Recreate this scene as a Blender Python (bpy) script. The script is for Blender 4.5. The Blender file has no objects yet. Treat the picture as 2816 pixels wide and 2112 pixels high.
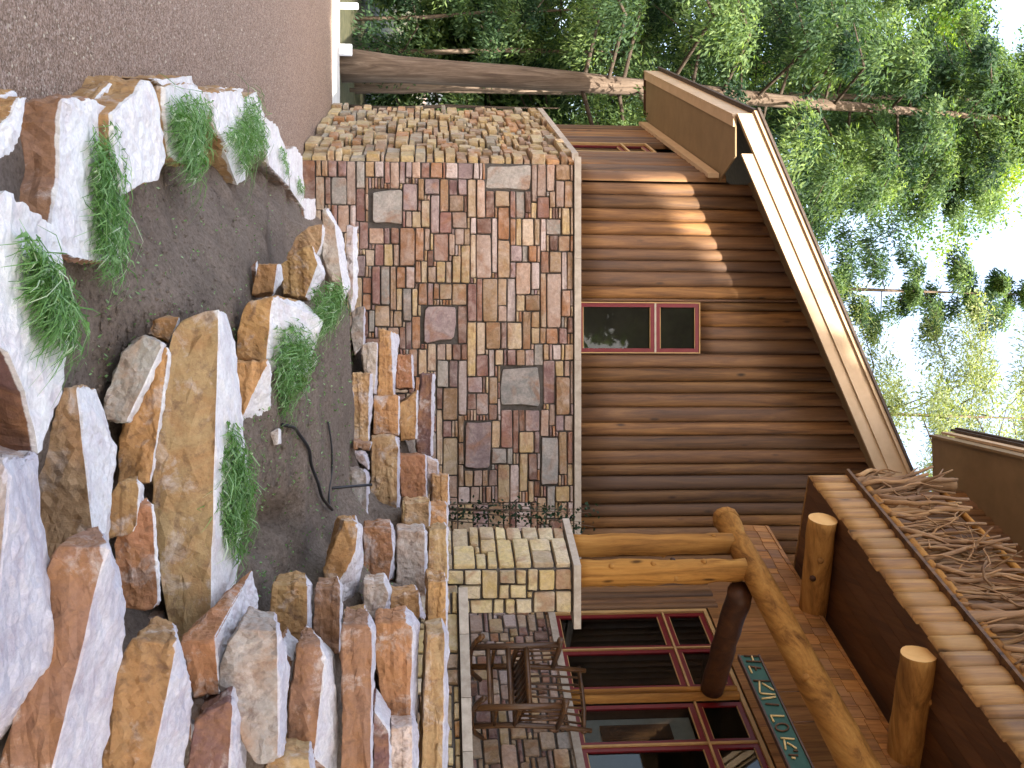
import bpy, bmesh, math, random
import numpy as np
from mathutils import Vector, Matrix, noise

# ------------------------------------------------------------------ camera, world, sun, exposure
sc = bpy.context.scene
COL = sc.collection
F = 2776.0                       # focal length in photo pixels (2816 x 2112)
PITCH = math.radians(4.8)
EYE = Vector((0, 0, 1.6))
fwd = Vector((0, math.cos(PITCH), math.sin(PITCH)))
upv = Vector((0, -math.sin(PITCH), math.cos(PITCH)))
rgt = Vector((1, 0, 0))
cam_d = bpy.data.cameras.new('camera')
cam = bpy.data.objects.new('camera', cam_d)
COL.objects.link(cam)
cam_d.sensor_fit = 'HORIZONTAL'; cam_d.sensor_width = 36.0
cam_d.lens = F / 2816 * 36.0
cam_d.clip_start = 0.05; cam_d.clip_end = 3000
# the picture was taken with the camera turned on its side: world up points to the picture's right
m3 = Matrix((upv, -rgt, -fwd)).transposed()
cam.matrix_world = Matrix.Translation(EYE) @ m3.to_4x4()
sc.camera = cam

SUN = Vector((0.44, -1.0, 0.97))          # towards the sun
SUN_EL = math.atan2(SUN.z, math.hypot(SUN.x, SUN.y))
SUN_AZ = math.atan2(SUN.x, SUN.y)
world = bpy.data.worlds.new('World'); sc.world = world; world.use_nodes = True
wn = world.node_tree.nodes; wl = world.node_tree.links
sky = wn.new('ShaderNodeTexSky'); sky.sky_type = 'NISHITA'; sky.sun_disc = False
sky.sun_elevation = SUN_EL; sky.sun_rotation = SUN_AZ
sky.air_density = 1.0; sky.dust_density = 5.0; sky.ozone_density = 1.0
wn['Background'].inputs['Strength'].default_value = 0.15
veil = wn.new('ShaderNodeMix'); veil.data_type = 'RGBA'; veil.blend_type = 'ADD'      # flat white added to the whole sky to wash out its blue
veil.inputs[0].default_value = 1.0; veil.inputs[7].default_value = (1.0, 1.02, 1.06, 1)
wl.new(sky.outputs[0], veil.inputs[6]); wl.new(veil.outputs[2], wn['Background'].inputs['Color'])
sun_d = bpy.data.lights.new('sun', 'SUN'); sun_d.energy = 5.0; sun_d.angle = math.radians(0.5)
sun_d.color = (1.0, 0.95, 0.86)
sun_o = bpy.data.objects.new('sun', sun_d); COL.objects.link(sun_o)
sun_o.rotation_euler = SUN.to_track_quat('Z', 'Y').to_euler()
vs = sc.view_settings
vs.view_transform = 'Standard'; vs.look = 'None'; vs.gamma = 1.0; vs.use_curve_mapping = False
vs.exposure = 1.9
sc.cycles.max_bounces = 6; sc.cycles.diffuse_bounces = 3; sc.cycles.transparent_max_bounces = 8

# ------------------------------------------------------------------ helpers
R = random.Random(7)
def ray(px, py):
    return fwd + rgt * ((py - 1056) / F) + upv * ((px - 1408) / F)
def at(px, py, Y):                         # point seen at photo pixel (px, py) at forward distance Y
    d = ray(px, py); return EYE + d * (Y / d.y)
def on_z(px, py, z):
    d = ray(px, py); return EYE + d * ((z - EYE.z) / d.z)
def on_plane(px, py, p, n):
    d = ray(px, py); return EYE + d * ((p - EYE).dot(n) / d.dot(n))
A = Vector((1, 0, 0))                                             # along the front wall
ang = math.radians(22.5)
B = Vector((-math.sin(ang), math.cos(ang), 0))                    # along the side walls, away from the camera
NB = Vector((-math.cos(ang), -math.sin(ang), 0))                  # normal of the B walls, towards the drive
Z = Vector((0, 0, 1))

def tag(o, label=None, cat=None, group=None, kind=None):
    if label: o['label'] = label
    if cat: o['category'] = cat
    if group: o['group'] = group
    if kind: o['kind'] = kind
    return o
def empty(name, loc=(0, 0, 0)):
    o = bpy.data.objects.new(name, None); COL.objects.link(o); o.location = loc
    o.empty_display_size = 0.1
    return o
def mesh_obj(name, verts, faces, mat=None, parent=None, smooth=False, color=None):
    me = bpy.data.meshes.new(name)
    if parent is not None and parent.type == 'EMPTY' and parent.location.length > 0:
        off = parent.location
        verts = [Vector(v) - off for v in verts]
    me.from_pydata([tuple(v) for v in verts], [], faces)
    me.update()
    if smooth: me.polygons.foreach_set('use_smooth', [True] * len(me.polygons))
    o = bpy.data.objects.new(name, me); COL.objects.link(o)
    if mat: me.materials.append(mat)
    if parent: o.parent = parent
    if color: o.color = (*color, 1)
    return o
class MB:
    def __init__(s): s.v = []; s.f = []
    def add(s, v, f):
        n = len(s.v); s.v += [Vector(x) for x in v]; s.f += [[i + n for i in q] for q in f]; return s
    def hexa(s, p):            # p: 4 bottom then 4 top, both counter-clockwise from above
        return s.add(p, [(3, 2, 1, 0), (4, 5, 6, 7), (0, 1, 5, 4), (1, 2, 6, 5), (2, 3, 7, 6), (3, 0, 4, 7)])
    def box(s, o, u, v, w):    # corner and three edge vectors
        o = Vector(o); u, v, w = Vector(u), Vector(v), Vector(w)
        if u.cross(v).dot(w) < 0: u, v = v, u
        return s.hexa([o, o + u, o + u + v, o + v, o + w, o + u + w, o + u + v + w, o + v + w])
    def tube(s, pts, radii, n=8, cap=True, seed=0, rough=0.0):
        pts = [Vector(p) for p in pts]; base = len(s.v)
        if not hasattr(radii, '__len__'): radii = [radii] * len(pts)
        prev = None; rr = random.Random(seed)
        for i, p in enumerate(pts):
            t = (pts[min(i + 1, len(pts) - 1)] - pts[max(i - 1, 0)]).normalized()
            if prev is None:
                a = t.orthogonal().normalized()
            else:
                a = (prev - t * prev.dot(t)).normalized()
            prev = a; b = t.cross(a)
            for k in range(n):
                th = 2 * math.pi * k / n
                r = radii[i] * (1 + rough * noise.noise(Vector((math.cos(th) * 1.3 + seed, math.sin(th) * 1.3, i * 0.7))))
                s.v.append(p + a * (math.cos(th) * r) + b * (math.sin(th) * r))
        for i in range(len(pts) - 1):
            for k in range(n):
                k2 = (k + 1) % n
                s.f.append([base + i * n + k, base + i * n + k2, base + (i + 1) * n + k2, base + (i + 1) * n + k])
        if cap:
            s.f.append([base + k for k in range(n)][::-1])
            s.f.append([base + (len(pts) - 1) * n + k for k in range(n)])
        return s
    def build(s, name, mat=None, parent=None, smooth=False, color=None):
        return mesh_obj(name, s.v, s.f, mat, parent, smooth, color)

# ------------------------------------------------------------------ materials
def new_mat(name):
    m = bpy.data.materials.new(name); m.use_nodes = True
    nt = m.node_tree; return m, nt.nodes, nt.links, nt.nodes['Principled BSDF']
def tex_coord(n, l, scale=(1, 1, 1), kind='Object'):
    tc = n.new('ShaderNodeTexCoord'); mp = n.new('ShaderNodeMapping')
    mp.inputs['Scale'].default_value = scale
    l.new(tc.outputs[kind], mp.inputs['Vector']); return mp.outputs[0]
def noise_n(n, l, vec, scale, detail=6, rough=0.6, dist=0.0):
    t = n.new('ShaderNodeTexNoise'); t.inputs['Scale'].default_value = scale
    t.inputs['Detail'].default_value = detail; t.inputs['Roughness'].default_value = rough
    t.inputs['Distortion'].default_value = dist
    l.new(vec, t.inputs['Vector']); return t.outputs['Fac']
def ramp(n, l, fac, stops):
    r = n.new('ShaderNodeValToRGB'); e = r.color_ramp.elements
    while len(e) < len(stops): e.new(0.5)
    for el, (p, c) in zip(e, stops):
        el.position = p; el.color = (*c, 1) if len(c) == 3 else c
    l.new(fac, r.inputs[0]); return r.outputs[0]
def mixc(n, l, fac, a, b, mode='MIX'):
    x = n.new('ShaderNodeMix'); x.data_type = 'RGBA'; x.blend_type = mode
    for sock, val in ((x.inputs[0], fac), (x.inputs[6], a), (x.inputs[7], b)):
        if hasattr(val, 'links'): l.new(val, sock)
        elif isinstance(val, (int, float)): sock.default_value = val
        else: sock.default_value = (*val, 1)
    return x.outputs[2]
def mathn(n, l, op, a, b=None, clamp=False):
    x = n.new('ShaderNodeMath'); x.operation = op; x.use_clamp = clamp
    for sock, val in ((x.inputs[0], a), (x.inputs[1], b)):
        if val is None: continue
        if hasattr(val, 'links'): l.new(val, sock)
        else: sock.default_value = val
    return x.outputs[0]
def bump(n, l, p, h, strength=0.4, dist=0.02):
    b = n.new('ShaderNodeBump'); b.inputs['Strength'].default_value = strength
    b.inputs['Distance'].default_value = dist
    l.new(h, b.inputs['Height']); l.new(b.outputs[0], p.inputs['Normal'])
def obj_rand(n): return n.new('ShaderNodeObjectInfo').outputs['Random']
def shift_vec(n, l, vec, amount=37.0):     # a different piece of the texture for every object
    oi = n.new('ShaderNodeObjectInfo'); s = n.new('ShaderNodeVectorMath'); s.operation = 'SCALE'
    cb = n.new('ShaderNodeCombineXYZ')
    l.new(oi.outputs['Random'], cb.inputs[0]); l.new(oi.outputs['Random'], cb.inputs[1]); l.new(oi.outputs['Random'], cb.inputs[2])
    l.new(cb.outputs[0], s.inputs[0]); s.inputs['Scale'].default_value = amount
    a = n.new('ShaderNodeVectorMath'); a.operation = 'ADD'
    l.new(vec, a.inputs[0]); l.new(s.outputs[0], a.inputs[1]); return a.outputs[0]

def mat_wall_stone(name='wall_stone', attr=False):
    m, n, l, p = new_mat(name)
    if attr:
        at_ = n.new('ShaderNodeAttribute'); at_.attribute_name = 'stone_col'; base = at_.outputs['Color']
    else:
        base = n.new('ShaderNodeObjectInfo').outputs['Color']
    v = tex_coord(n, l)
    v = shift_vec(n, l, v)
    f1 = noise_n(n, l, v, 5.5, 7, 0.65, 0.6)
    f2 = noise_n(n, l, v, 28, 6, 0.7)
    f3 = noise_n(n, l, v, 2.6, 4, 0.6, 1.2)
    c = mixc(n, l, ramp(n, l, f1, [(0.42, (0, 0, 0)), (0.70, (0.55, 0.55, 0.55))]), base, (0.54, 0.44, 0.38))
    c = mixc(n, l, ramp(n, l, f3, [(0.52, (0, 0, 0)), (0.68, (0.6, 0.6, 0.6))]), c, (0.30, 0.13, 0.055))
    c = mixc(n, l, 0.55, c, ramp(n, l, f2, [(0.3, (0.45, 0.43, 0.42)), (0.7, (1.25, 1.25, 1.25))]), 'MULTIPLY')
    l.new(c, p.inputs['Base Color']); p.inputs['Roughness'].default_value = 0.85
    h = mathn(n, l, 'ADD', f1, mathn(n, l, 'MULTIPLY', f2, 0.5))
    bump(n, l, p, h, 0.55, 0.02)
    return m
M = {}
M['wall_stone'] = mat_wall_stone()
M['wall_stone_attr'] = mat_wall_stone('wall_stone_joined', True)

def mat_boulder():
    m, n, l, p = new_mat('quartzite_boulder')
    base = n.new('ShaderNodeObjectInfo').outputs['Color']
    tp = n.new('ShaderNodeAttribute'); tp.attribute_name = 'skylit_top'  # upward faces paler: open skylight painted into the stone colour
    v = shift_vec(n, l, tex_coord(n, l))
    f1 = noise_n(n, l, v, 6, 8, 0.68, 0.5)
    f2 = noise_n(n, l, v, 45, 6, 0.72)
    f3 = noise_n(n, l, v, 3.2, 5, 0.62, 1.4)
    f4 = noise_n(n, l, v, 14, 6, 0.65, 0.4)
    c = mixc(n, l, ramp(n, l, f3, [(0.44, (0, 0, 0)), (0.66, (0.6, 0.6, 0.6))]), base, (0.34, 0.155, 0.05))
    c = mixc(n, l, ramp(n, l, f1, [(0.54, (0, 0, 0)), (0.70, (0.8, 0.8, 0.8))]), c, (0.56, 0.49, 0.45))
    c = mixc(n, l, ramp(n, l, f4, [(0.30, (0.7, 0.7, 0.7)), (0.46, (0, 0, 0))]), c, (0.13, 0.065, 0.04))
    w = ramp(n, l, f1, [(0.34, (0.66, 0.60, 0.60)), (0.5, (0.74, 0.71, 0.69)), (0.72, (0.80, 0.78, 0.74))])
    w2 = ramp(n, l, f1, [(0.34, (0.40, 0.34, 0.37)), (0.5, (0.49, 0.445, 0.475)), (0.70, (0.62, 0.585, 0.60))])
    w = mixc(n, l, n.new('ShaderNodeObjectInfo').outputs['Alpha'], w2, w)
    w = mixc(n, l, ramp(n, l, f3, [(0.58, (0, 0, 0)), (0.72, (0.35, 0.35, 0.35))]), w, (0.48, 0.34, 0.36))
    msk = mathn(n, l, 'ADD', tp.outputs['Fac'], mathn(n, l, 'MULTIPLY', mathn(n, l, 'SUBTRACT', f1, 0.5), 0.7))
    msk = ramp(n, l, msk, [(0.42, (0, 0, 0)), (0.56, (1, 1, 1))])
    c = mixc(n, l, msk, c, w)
    c = mixc(n, l, 0.5, c, ramp(n, l, f2, [(0.3, (0.55, 0.54, 0.53)), (0.68, (1.2, 1.2, 1.2))]), 'MULTIPLY')
    l.new(c, p.inputs['Base Color']); p.inputs['Roughness'].default_value = 0.8
    h = mathn(n, l, 'ADD', mathn(n, l, 'MULTIPLY', f4, 0.8), mathn(n, l, 'MULTIPLY', f2, 0.4))
    bump(n, l, p, h, 0.7, 0.02)
    return m
M['boulder'] = mat_boulder()

def mat_plain(name, c1, c2, scale=8, rough=0.7, bmp=0.3, spec=0.3, detail=6, aniso=(1, 1, 1), rnd=0.0):
    m, n, l, p = new_mat(name)
    v = shift_vec(n, l, tex_coord(n, l, aniso))
    f = noise_n(n, l, v, scale, detail, 0.62, 0.3)
    c = ramp(n, l, f, [(0.32, c1), (0.68, c2)])
    if rnd:
        r = obj_rand(n)
        k = ramp(n, l, r, [(0, (1 - rnd,) * 3), (1, (1 + rnd,) * 3)])
        c = mixc(n, l, 1.0, c, k, 'MULTIPLY')
    l.new(c, p.inputs['Base Color']); p.inputs['Roughness'].default_value = rough
    p.inputs['Specular IOR Level'].default_value = spec
    if bmp: bump(n, l, p, f, bmp, 0.01)
    return m
def mat_wood(name, dark, mid, light, axis='Z', grain=10, rnd=0.25, rough=0.55, knots=True, spec=0.35):
    m, n, l, p = new_mat(name)
    k = 0.07
    if 'bark' not in name:
        dark, mid, light = [(q[0] * 1.0, q[1] * 1.0, q[2] * .80) for q in (dark, mid, light)]
    s = {'X': (k, 1, 1), 'Y': (1, k, 1), 'Z': (1, 1, k)}[axis]
    v = shift_vec(n, l, tex_coord(n, l, s))
    f = noise_n(n, l, v, grain, 8, 0.66, 0.8)
    f2 = noise_n(n, l, v, grain * 5, 5, 0.7)
    c = ramp(n, l, f, [(0.28, dark), (0.5, mid), (0.74, light)])
    c = mixc(n, l, 0.5, c, ramp(n, l, f2, [(0.3, (0.55,) * 3), (0.65, (1.15,) * 3)]), 'MULTIPLY')
    if knots:
        vv = shift_vec(n, l, tex_coord(n, l, tuple(0.35 if q == k else 1.0 for q in s)), 91)
        vo = n.new('ShaderNodeTexVoronoi'); vo.inputs['Scale'].default_value = 4.5
        l.new(vv, vo.inputs['Vector'])
        kn = ramp(n, l, vo.outputs['Distance'], [(0.05, (0.85,) * 3), (0.13, (0, 0, 0))])
        c = mixc(n, l, kn, c, tuple(0.3 * q for q in dark))
    r = obj_rand(n)
    c = mixc(n, l, 1.0, c, ramp(n, l, r, [(0, (1 - rnd, 1 - rnd, 1 - rnd)), (1, (1 + rnd, 1 + rnd * 0.9, 1 + rnd * 0.8))]), 'MULTIPLY')
    r2 = mathn(n, l, 'FRACT', mathn(n, l, 'MULTIPLY', r, 17.31))
    c = mixc(n, l, mathn(n, l, 'MULTIPLY', r2, rnd * 1.1), c, tuple(0.55 * q + 0.03 for q in (mid[0], mid[0] * .56, mid[0] * .38)))
    l.new(c, p.inputs['Base Color']); p.inputs['Roughness'].default_value = rough
    p.inputs['Specular IOR Level'].default_value = spec
    bump(n, l, p, mathn(n, l, 'ADD', f, mathn(n, l, 'MULTIPLY', f2, 0.4)), 0.35, 0.012)
    return m
M['siding'] = mat_wood('stained_log_siding', (0.034, 0.014, 0.008), (0.175, 0.082, 0.033), (0.34, 0.175, 0.068), 'Z', 9, 0.42, 0.65)
M['peeled'] = mat_wood('peeled_log', (0.13, 0.050, 0.014), (0.38, 0.175, 0.048), (0.53, 0.28, 0.09), 'Z', 9, 0.08, 0.8, True, 0.15)
M['peeled_y'] = mat_wood('peeled_log_beam', (0.13, 0.050, 0.014), (0.38, 0.175, 0.048), (0.53, 0.28, 0.09), 'Y', 9, 0.08, 0.8, True, 0.15)
M['peeled_x'] = mat_wood('peeled_log_joist', (0.12, 0.050, 0.015), (0.33, 0.155, 0.046), (0.46, 0.245, 0.085), 'X', 9, 0.08, 0.8, True, 0.15)
M['end_grain'] = mat_plain('log_end_grain', (0.60, 0.33, 0.11), (0.72, 0.44, 0.17), 5, 0.8, 0.2)
M['rim'] = mat_wood('rim_half_log', (0.13, 0.054, 0.017), (0.34, 0.175, 0.06), (0.50, 0.29, 0.115), 'Z', 8, 0.2)
M['dark_wood'] = mat_wood('dark_stained_wood', (0.028, 0.010, 0.004), (0.062, 0.022, 0.009), (0.10, 0.040, 0.015), 'Y', 8, 0.15, knots=False)
M['deck'] = mat_wood('brown_deck_board', (0.05, 0.018, 0.007), (0.10, 0.038, 0.014), (0.15, 0.062, 0.022), 'Y', 8, 0.15, knots=False)
M['limb'] = mat_plain('dark_limb_bark', (0.035, 0.026, 0.02), (0.09, 0.068, 0.05), 10, 0.95, 0.3, 0.1)
M['chair_wood'] = mat_wood('varnished_twig', (0.03, 0.012, 0.005), (0.080, 0.034, 0.012), (0.145, 0.066, 0.024), 'Z', 9, 0.2, 0.35, False)
M['shingle'] = mat_wood('cedar_shingle', (0.13, 0.050, 0.015), (0.32, 0.14, 0.042), (0.46, 0.23, 0.08), 'Z', 12, 0.3, 0.75, False)
M['twig'] = mat_wood('bare_twig', (0.13, 0.060, 0.028), (0.31, 0.17, 0.085), (0.45, 0.29, 0.17), 'Z', 10, 0.28, 0.8, False)
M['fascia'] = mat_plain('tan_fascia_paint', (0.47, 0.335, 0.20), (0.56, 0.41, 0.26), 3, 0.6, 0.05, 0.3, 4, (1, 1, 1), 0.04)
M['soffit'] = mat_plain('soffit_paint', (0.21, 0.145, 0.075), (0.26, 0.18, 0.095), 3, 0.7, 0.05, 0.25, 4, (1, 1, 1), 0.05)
M['trim'] = mat_plain('tan_window_trim', (0.40, 0.24, 0.09), (0.52, 0.33, 0.14), 6, 0.55, 0.1)
M['red'] = mat_plain('red_sash_paint', (0.125, 0.004, 0.007), (0.165, 0.007, 0.011), 8, 0.4, 0.05, 0.5)
M['cap'] = mat_plain('cut_stone_cap', (0.34, 0.28, 0.22), (0.50, 0.43, 0.35), 12, 0.85, 0.3, 0.2, 7, (1, 1, 1), 0.1)
M['mortar'] = mat_plain('recessed_mortar', (0.065, 0.057, 0.050), (0.115, 0.10, 0.088), 20, 0.95, 0.4, 0.1)
M['roofing'] = mat_plain('brown_roofing', (0.06, 0.045, 0.035), (0.10, 0.075, 0.06), 14, 0.9, 0.4)
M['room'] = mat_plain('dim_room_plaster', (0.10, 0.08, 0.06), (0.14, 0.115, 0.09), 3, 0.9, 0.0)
M['curtain'] = mat_plain('pale_window_blind', (0.30, 0.30, 0.29), (0.40, 0.40, 0.38), 6, 0.9, 0.1)
M['black'] = mat_plain('black_irrigation_pipe', (0.010, 0.010, 0.012), (0.022, 0.022, 0.025), 12, 0.45, 0.05, 0.4)
M['sign'] = mat_plain('green_sign_paint', (0.010, 0.045, 0.030), (0.022, 0.070, 0.046), 9, 0.6, 0.15)
M['letter'] = mat_plain('peeled_twig_letter', (0.50, 0.34, 0.13), (0.66, 0.48, 0.22), 20, 0.7, 0.3)
M['letter_dark'] = mat_plain('bark_twig_letter', (0.055, 0.028, 0.014), (0.12, 0.06, 0.03), 20, 0.8, 0.3)
M['bark'] = mat_wood('grey_bark', (0.06, 0.042, 0.030), (0.15, 0.11, 0.08), (0.27, 0.21, 0.16), 'Z', 14, 0.15, 0.95, False, 0.1)
M['white_paint'] = mat_plain('white_painted_board', (0.72, 0.72, 0.74), (0.82, 0.82, 0.84), 4, 0.6, 0.05)

def mat_glass():
    m, n, l, p = new_mat('window_glass')
    n.remove(p)
    tr = n.new('ShaderNodeBsdfTransparent'); gl = n.new('ShaderNodeBsdfGlossy'); mx = n.new('ShaderNodeMixShader')
    tr.inputs['Color'].default_value = (0.55, 0.60, 0.58, 1)
    gl.inputs['Roughness'].default_value = 0.02
    fr = n.new('ShaderNodeFresnel'); fr.inputs['IOR'].default_value = 1.5
    k = mathn(n, l, 'ADD', mathn(n, l, 'MULTIPLY', fr.outputs[0], 1.0), 0.0, True)
    l.new(k, mx.inputs[0]); l.new(tr.outputs[0], mx.inputs[1]); l.new(gl.outputs[0], mx.inputs[2])
    l.new(mx.outputs[0], n['Material Output'].inputs['Surface'])
    return m
M['glass'] = mat_glass()

def mat_gravel():
    m, n, l, p = new_mat('reddish_gravel')
    v = tex_coord(n, l)
    f1 = noise_n(n, l, v, 0.5, 5, 0.6, 0.4)
    vo = n.new('ShaderNodeTexVoronoi'); vo.inputs['Scale'].default_value = 120; l.new(v, vo.inputs['Vector'])
    f2 = noise_n(n, l, v, 140, 4, 0.75)
    f3 = noise_n(n, l, v, 16, 6, 0.7)
    sp = n.new('ShaderNodeSeparateColor'); l.new(vo.outputs['Color'], sp.inputs[0])
    c = ramp(n, l, sp.outputs[0], [(0.0, (0.17, 0.115, 0.082)), (0.45, (0.33, 0.235, 0.175)), (0.8, (0.41, 0.295, 0.238)), (1.0, (0.55, 0.45, 0.38))])
    c = mixc(n, l, 0.6, c, ramp(n, l, f3, [(0.3, (0.55,) * 3), (0.7, (1.25,) * 3)]), 'MULTIPLY')
    c = mixc(n, l, 0.5, c, ramp(n, l, f1, [(0.35, (0.95, 0.93, 0.90)), (0.65, (1.15, 1.1, 1.08))]), 'MULTIPLY')
    l.new(c, p.inputs['Base Color']); p.inputs['Roughness'].default_value = 0.95
    p.inputs['Specular IOR Level'].default_value = 0.1
    bump(n, l, p, mathn(n, l, 'ADD', vo.outputs['Distance'], mathn(n, l, 'ADD', f2, f3)), 0.8, 0.012)
    return m
M['gravel'] = mat_gravel()
def mat_soil():
    m, n, l, p = new_mat('dark_garden_soil')
    v = tex_coord(n, l)
    f1 = noise_n(n, l, v, 3, 6, 0.6); f2 = noise_n(n, l, v, 40, 7, 0.75); f3 = noise_n(n, l, v, 120, 3, 0.7)
    c = ramp(n, l, f2, [(0.28, (0.10, 0.076, 0.058)), (0.5, (0.22, 0.170, 0.135)), (0.78, (0.33, 0.26, 0.21))])
    c = mixc(n, l, 0.6, c, ramp(n, l, f1, [(0.35, (0.75,) * 3), (0.65, (1.2,) * 3)]), 'MULTIPLY')
    c = mixc(n, l, ramp(n, l, f3, [(0.70, (0, 0, 0)), (0.76, (0.8, 0.8, 0.8))]), c, (0.22, 0.16, 0.12))
    l.new(c, p.inputs['Base Color']); p.inputs['Roughness'].default_value = 0.97
    p.inputs['Specular IOR Level'].default_value = 0.08
    bump(n, l, p, mathn(n, l, 'ADD', f2, mathn(n, l, 'MULTIPLY', f3, 0.5)), 0.9, 0.03)
    return m
M['soil'] = mat_soil()
M['road'] = mat_plain('pale_concrete_road', (0.50, 0.47, 0.44), (0.62, 0.59, 0.55), 2, 0.9, 0.1)
M['forest_floor'] = mat_plain('leafy_forest_floor', (0.03, 0.035, 0.015), (0.09, 0.08, 0.04), 6, 0.95, 0.4)

def mat_leaf(name, stops, trans=0.45, rough=0.6):
    m, n, l, p = new_mat(name)
    a = n.new('ShaderNodeAttribute'); a.attribute_name = 'tone'
    c = ramp(n, l, a.outputs['Fac'], stops)
    l.new(c, p.inputs['Base Color']); p.inputs['Roughness'].default_value = rough
    p.inputs['Specular IOR Level'].default_value = 0.25
    t = n.new('ShaderNodeBsdfTranslucent'); mx = n.new('ShaderNodeMixShader'); mx.inputs[0].default_value = trans
    c2 = mixc(n, l, 1.0, c, (1.35, 1.4, 0.55), 'MULTIPLY')
    l.new(c2, t.inputs['Color']); l.new(p.outputs[0], mx.inputs[1]); l.new(t.outputs[0], mx.inputs[2])
    l.new(mx.outputs[0], n['Material Output'].inputs['Surface'])
    return m
M['fir'] = mat_leaf('juniper_foliage', [(0, (0.016, 0.040, 0.022)), (0.5, (0.085, 0.145, 0.065)), (1, (0.23, 0.31, 0.11))], 0.55)
M['broad'] = mat_leaf('broad_foliage', [(0, (0.04, 0.09, 0.018)), (0.5, (0.14, 0.22, 0.036)), (1, (0.30, 0.37, 0.07))], 0.6)
M['pine'] = mat_leaf('pine_foliage', [(0, (0.13, 0.16, 0.07)), (0.5, (0.26, 0.30, 0.15)), (1, (0.42, 0.44, 0.25))], 0.5)
M['weed'] = mat_leaf('weed_blades', [(0, (0.045, 0.12, 0.022)), (0.5, (0.14, 0.28, 0.08)), (0.85, (0.28, 0.43, 0.22)), (1, (0.50, 0.58, 0.44))], 0.35, 0.5)
M['ivy'] = mat_leaf('dark_shrub_leaves', [(0, (0.008, 0.022, 0.014)), (1, (0.035, 0.07, 0.035))], 0.2)

# ------------------------------------------------------------------ the ground
g = []; gf = []
xs = [-900, -200, -60, -25, -12, -6, 0, 6, 12, 25, 60, 200, 900]; ys = [-900, -200, -60, -20, -5, 0, 4, 8, 12, 16, 40, 100, 300, 1500]
for y in ys:
    for x in xs: g.append((x, y, 0))
for j in range(len(ys) - 1):
    for i in range(len(xs) - 1):
        a = j * len(xs) + i; gf.append((a, a + 1, a + 1 + len(xs), a + len(xs)))
tag(mesh_obj('ground', g, gf, M['gravel']), kind='structure')
b = MB(); b.add([(-60, 17.2, .004), (60, 17.2, .004), (60, 18.7, .004), (-60, 18.7, .004)], [(0, 1, 2, 3)])
tag(b.build('road', M['road']), kind='structure')
b = MB(); b.add([(-300, 18.7, .008), (300, 18.7, .008), (300, 400, .008), (-300, 400, .008)], [(0, 1, 2, 3)])
tag(b.build('forest_floor', M['forest_floor']), kind='structure')

# loose bits on the gravel
rg = np.random.default_rng(5)
gv = []; gfc = []
for i in range(2600):
    Y = rg.uniform(2.6, 12); X = rg.uniform(-1.02, -0.28) * 0.62 * Y * 1.0 - 0.25
    s = rg.uniform(.004, .011)
    q = len(gv); a0 = rg.uniform(0, 6.28)
    for k in range(4):
        gv.append((X + s * math.cos(a0 + k * 1.57) * rg.uniform(.7, 1.3), Y + s * math.sin(a0 + k * 1.57) * rg.uniform(.7, 1.3), 0.001))
    gv.append((X, Y, s * rg.uniform(.5, .9)))
    for k in range(4): gfc.append((q + k, q + (k + 1) % 4, q + 4))
tag(mesh_obj('gravel_pebbles', gv, gfc, M['cap']), 'scattered small pebbles lying on the reddish gravel drive', 'pebbles', kind='stuff')

# ------------------------------------------------------------------ the terraces: depth of the stones
def interp(x, xs_, ys_): return float(np.interp(x, xs_, ys_))
def prof(V): return interp(V, [-100, 0, 100, 300, 450, 520, 650, 800, 930, 1030, 1130, 1240], [2.6, 2.9, 3.2, 3.75, 4.05, 4.25, 4.55, 4.85, 5.2, 5.5, 5.8, 6.15])
def s3(U): return interp(U, [850, 950, 1300, 1400, 1500, 1650, 1800, 2000], [1.68, 1.62, 1.55, 1.42, 1.30, 1.14, 1.05, 1.0])
def bed2_z(V): return interp(V, [560, 970, 990], [0.45, 1.0, 1.02])
def bed1_z(px, py):
    t = min(max((px - 250) / 400, 0), 1) * min(max((py - 450) / 400, 0), 1)
    return 0.10 + 0.42 * t
CR = {1: (0, 0), 2: (0, 700), 3: (0, 1362), 4: (800, 200), 5: (800, 800), 6: (1000, 1362)}
def cp(k, pts): return [(CR[k][0] + x / 2.212, CR[k][1] + y / 2.212) for x, y in pts]

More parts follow.
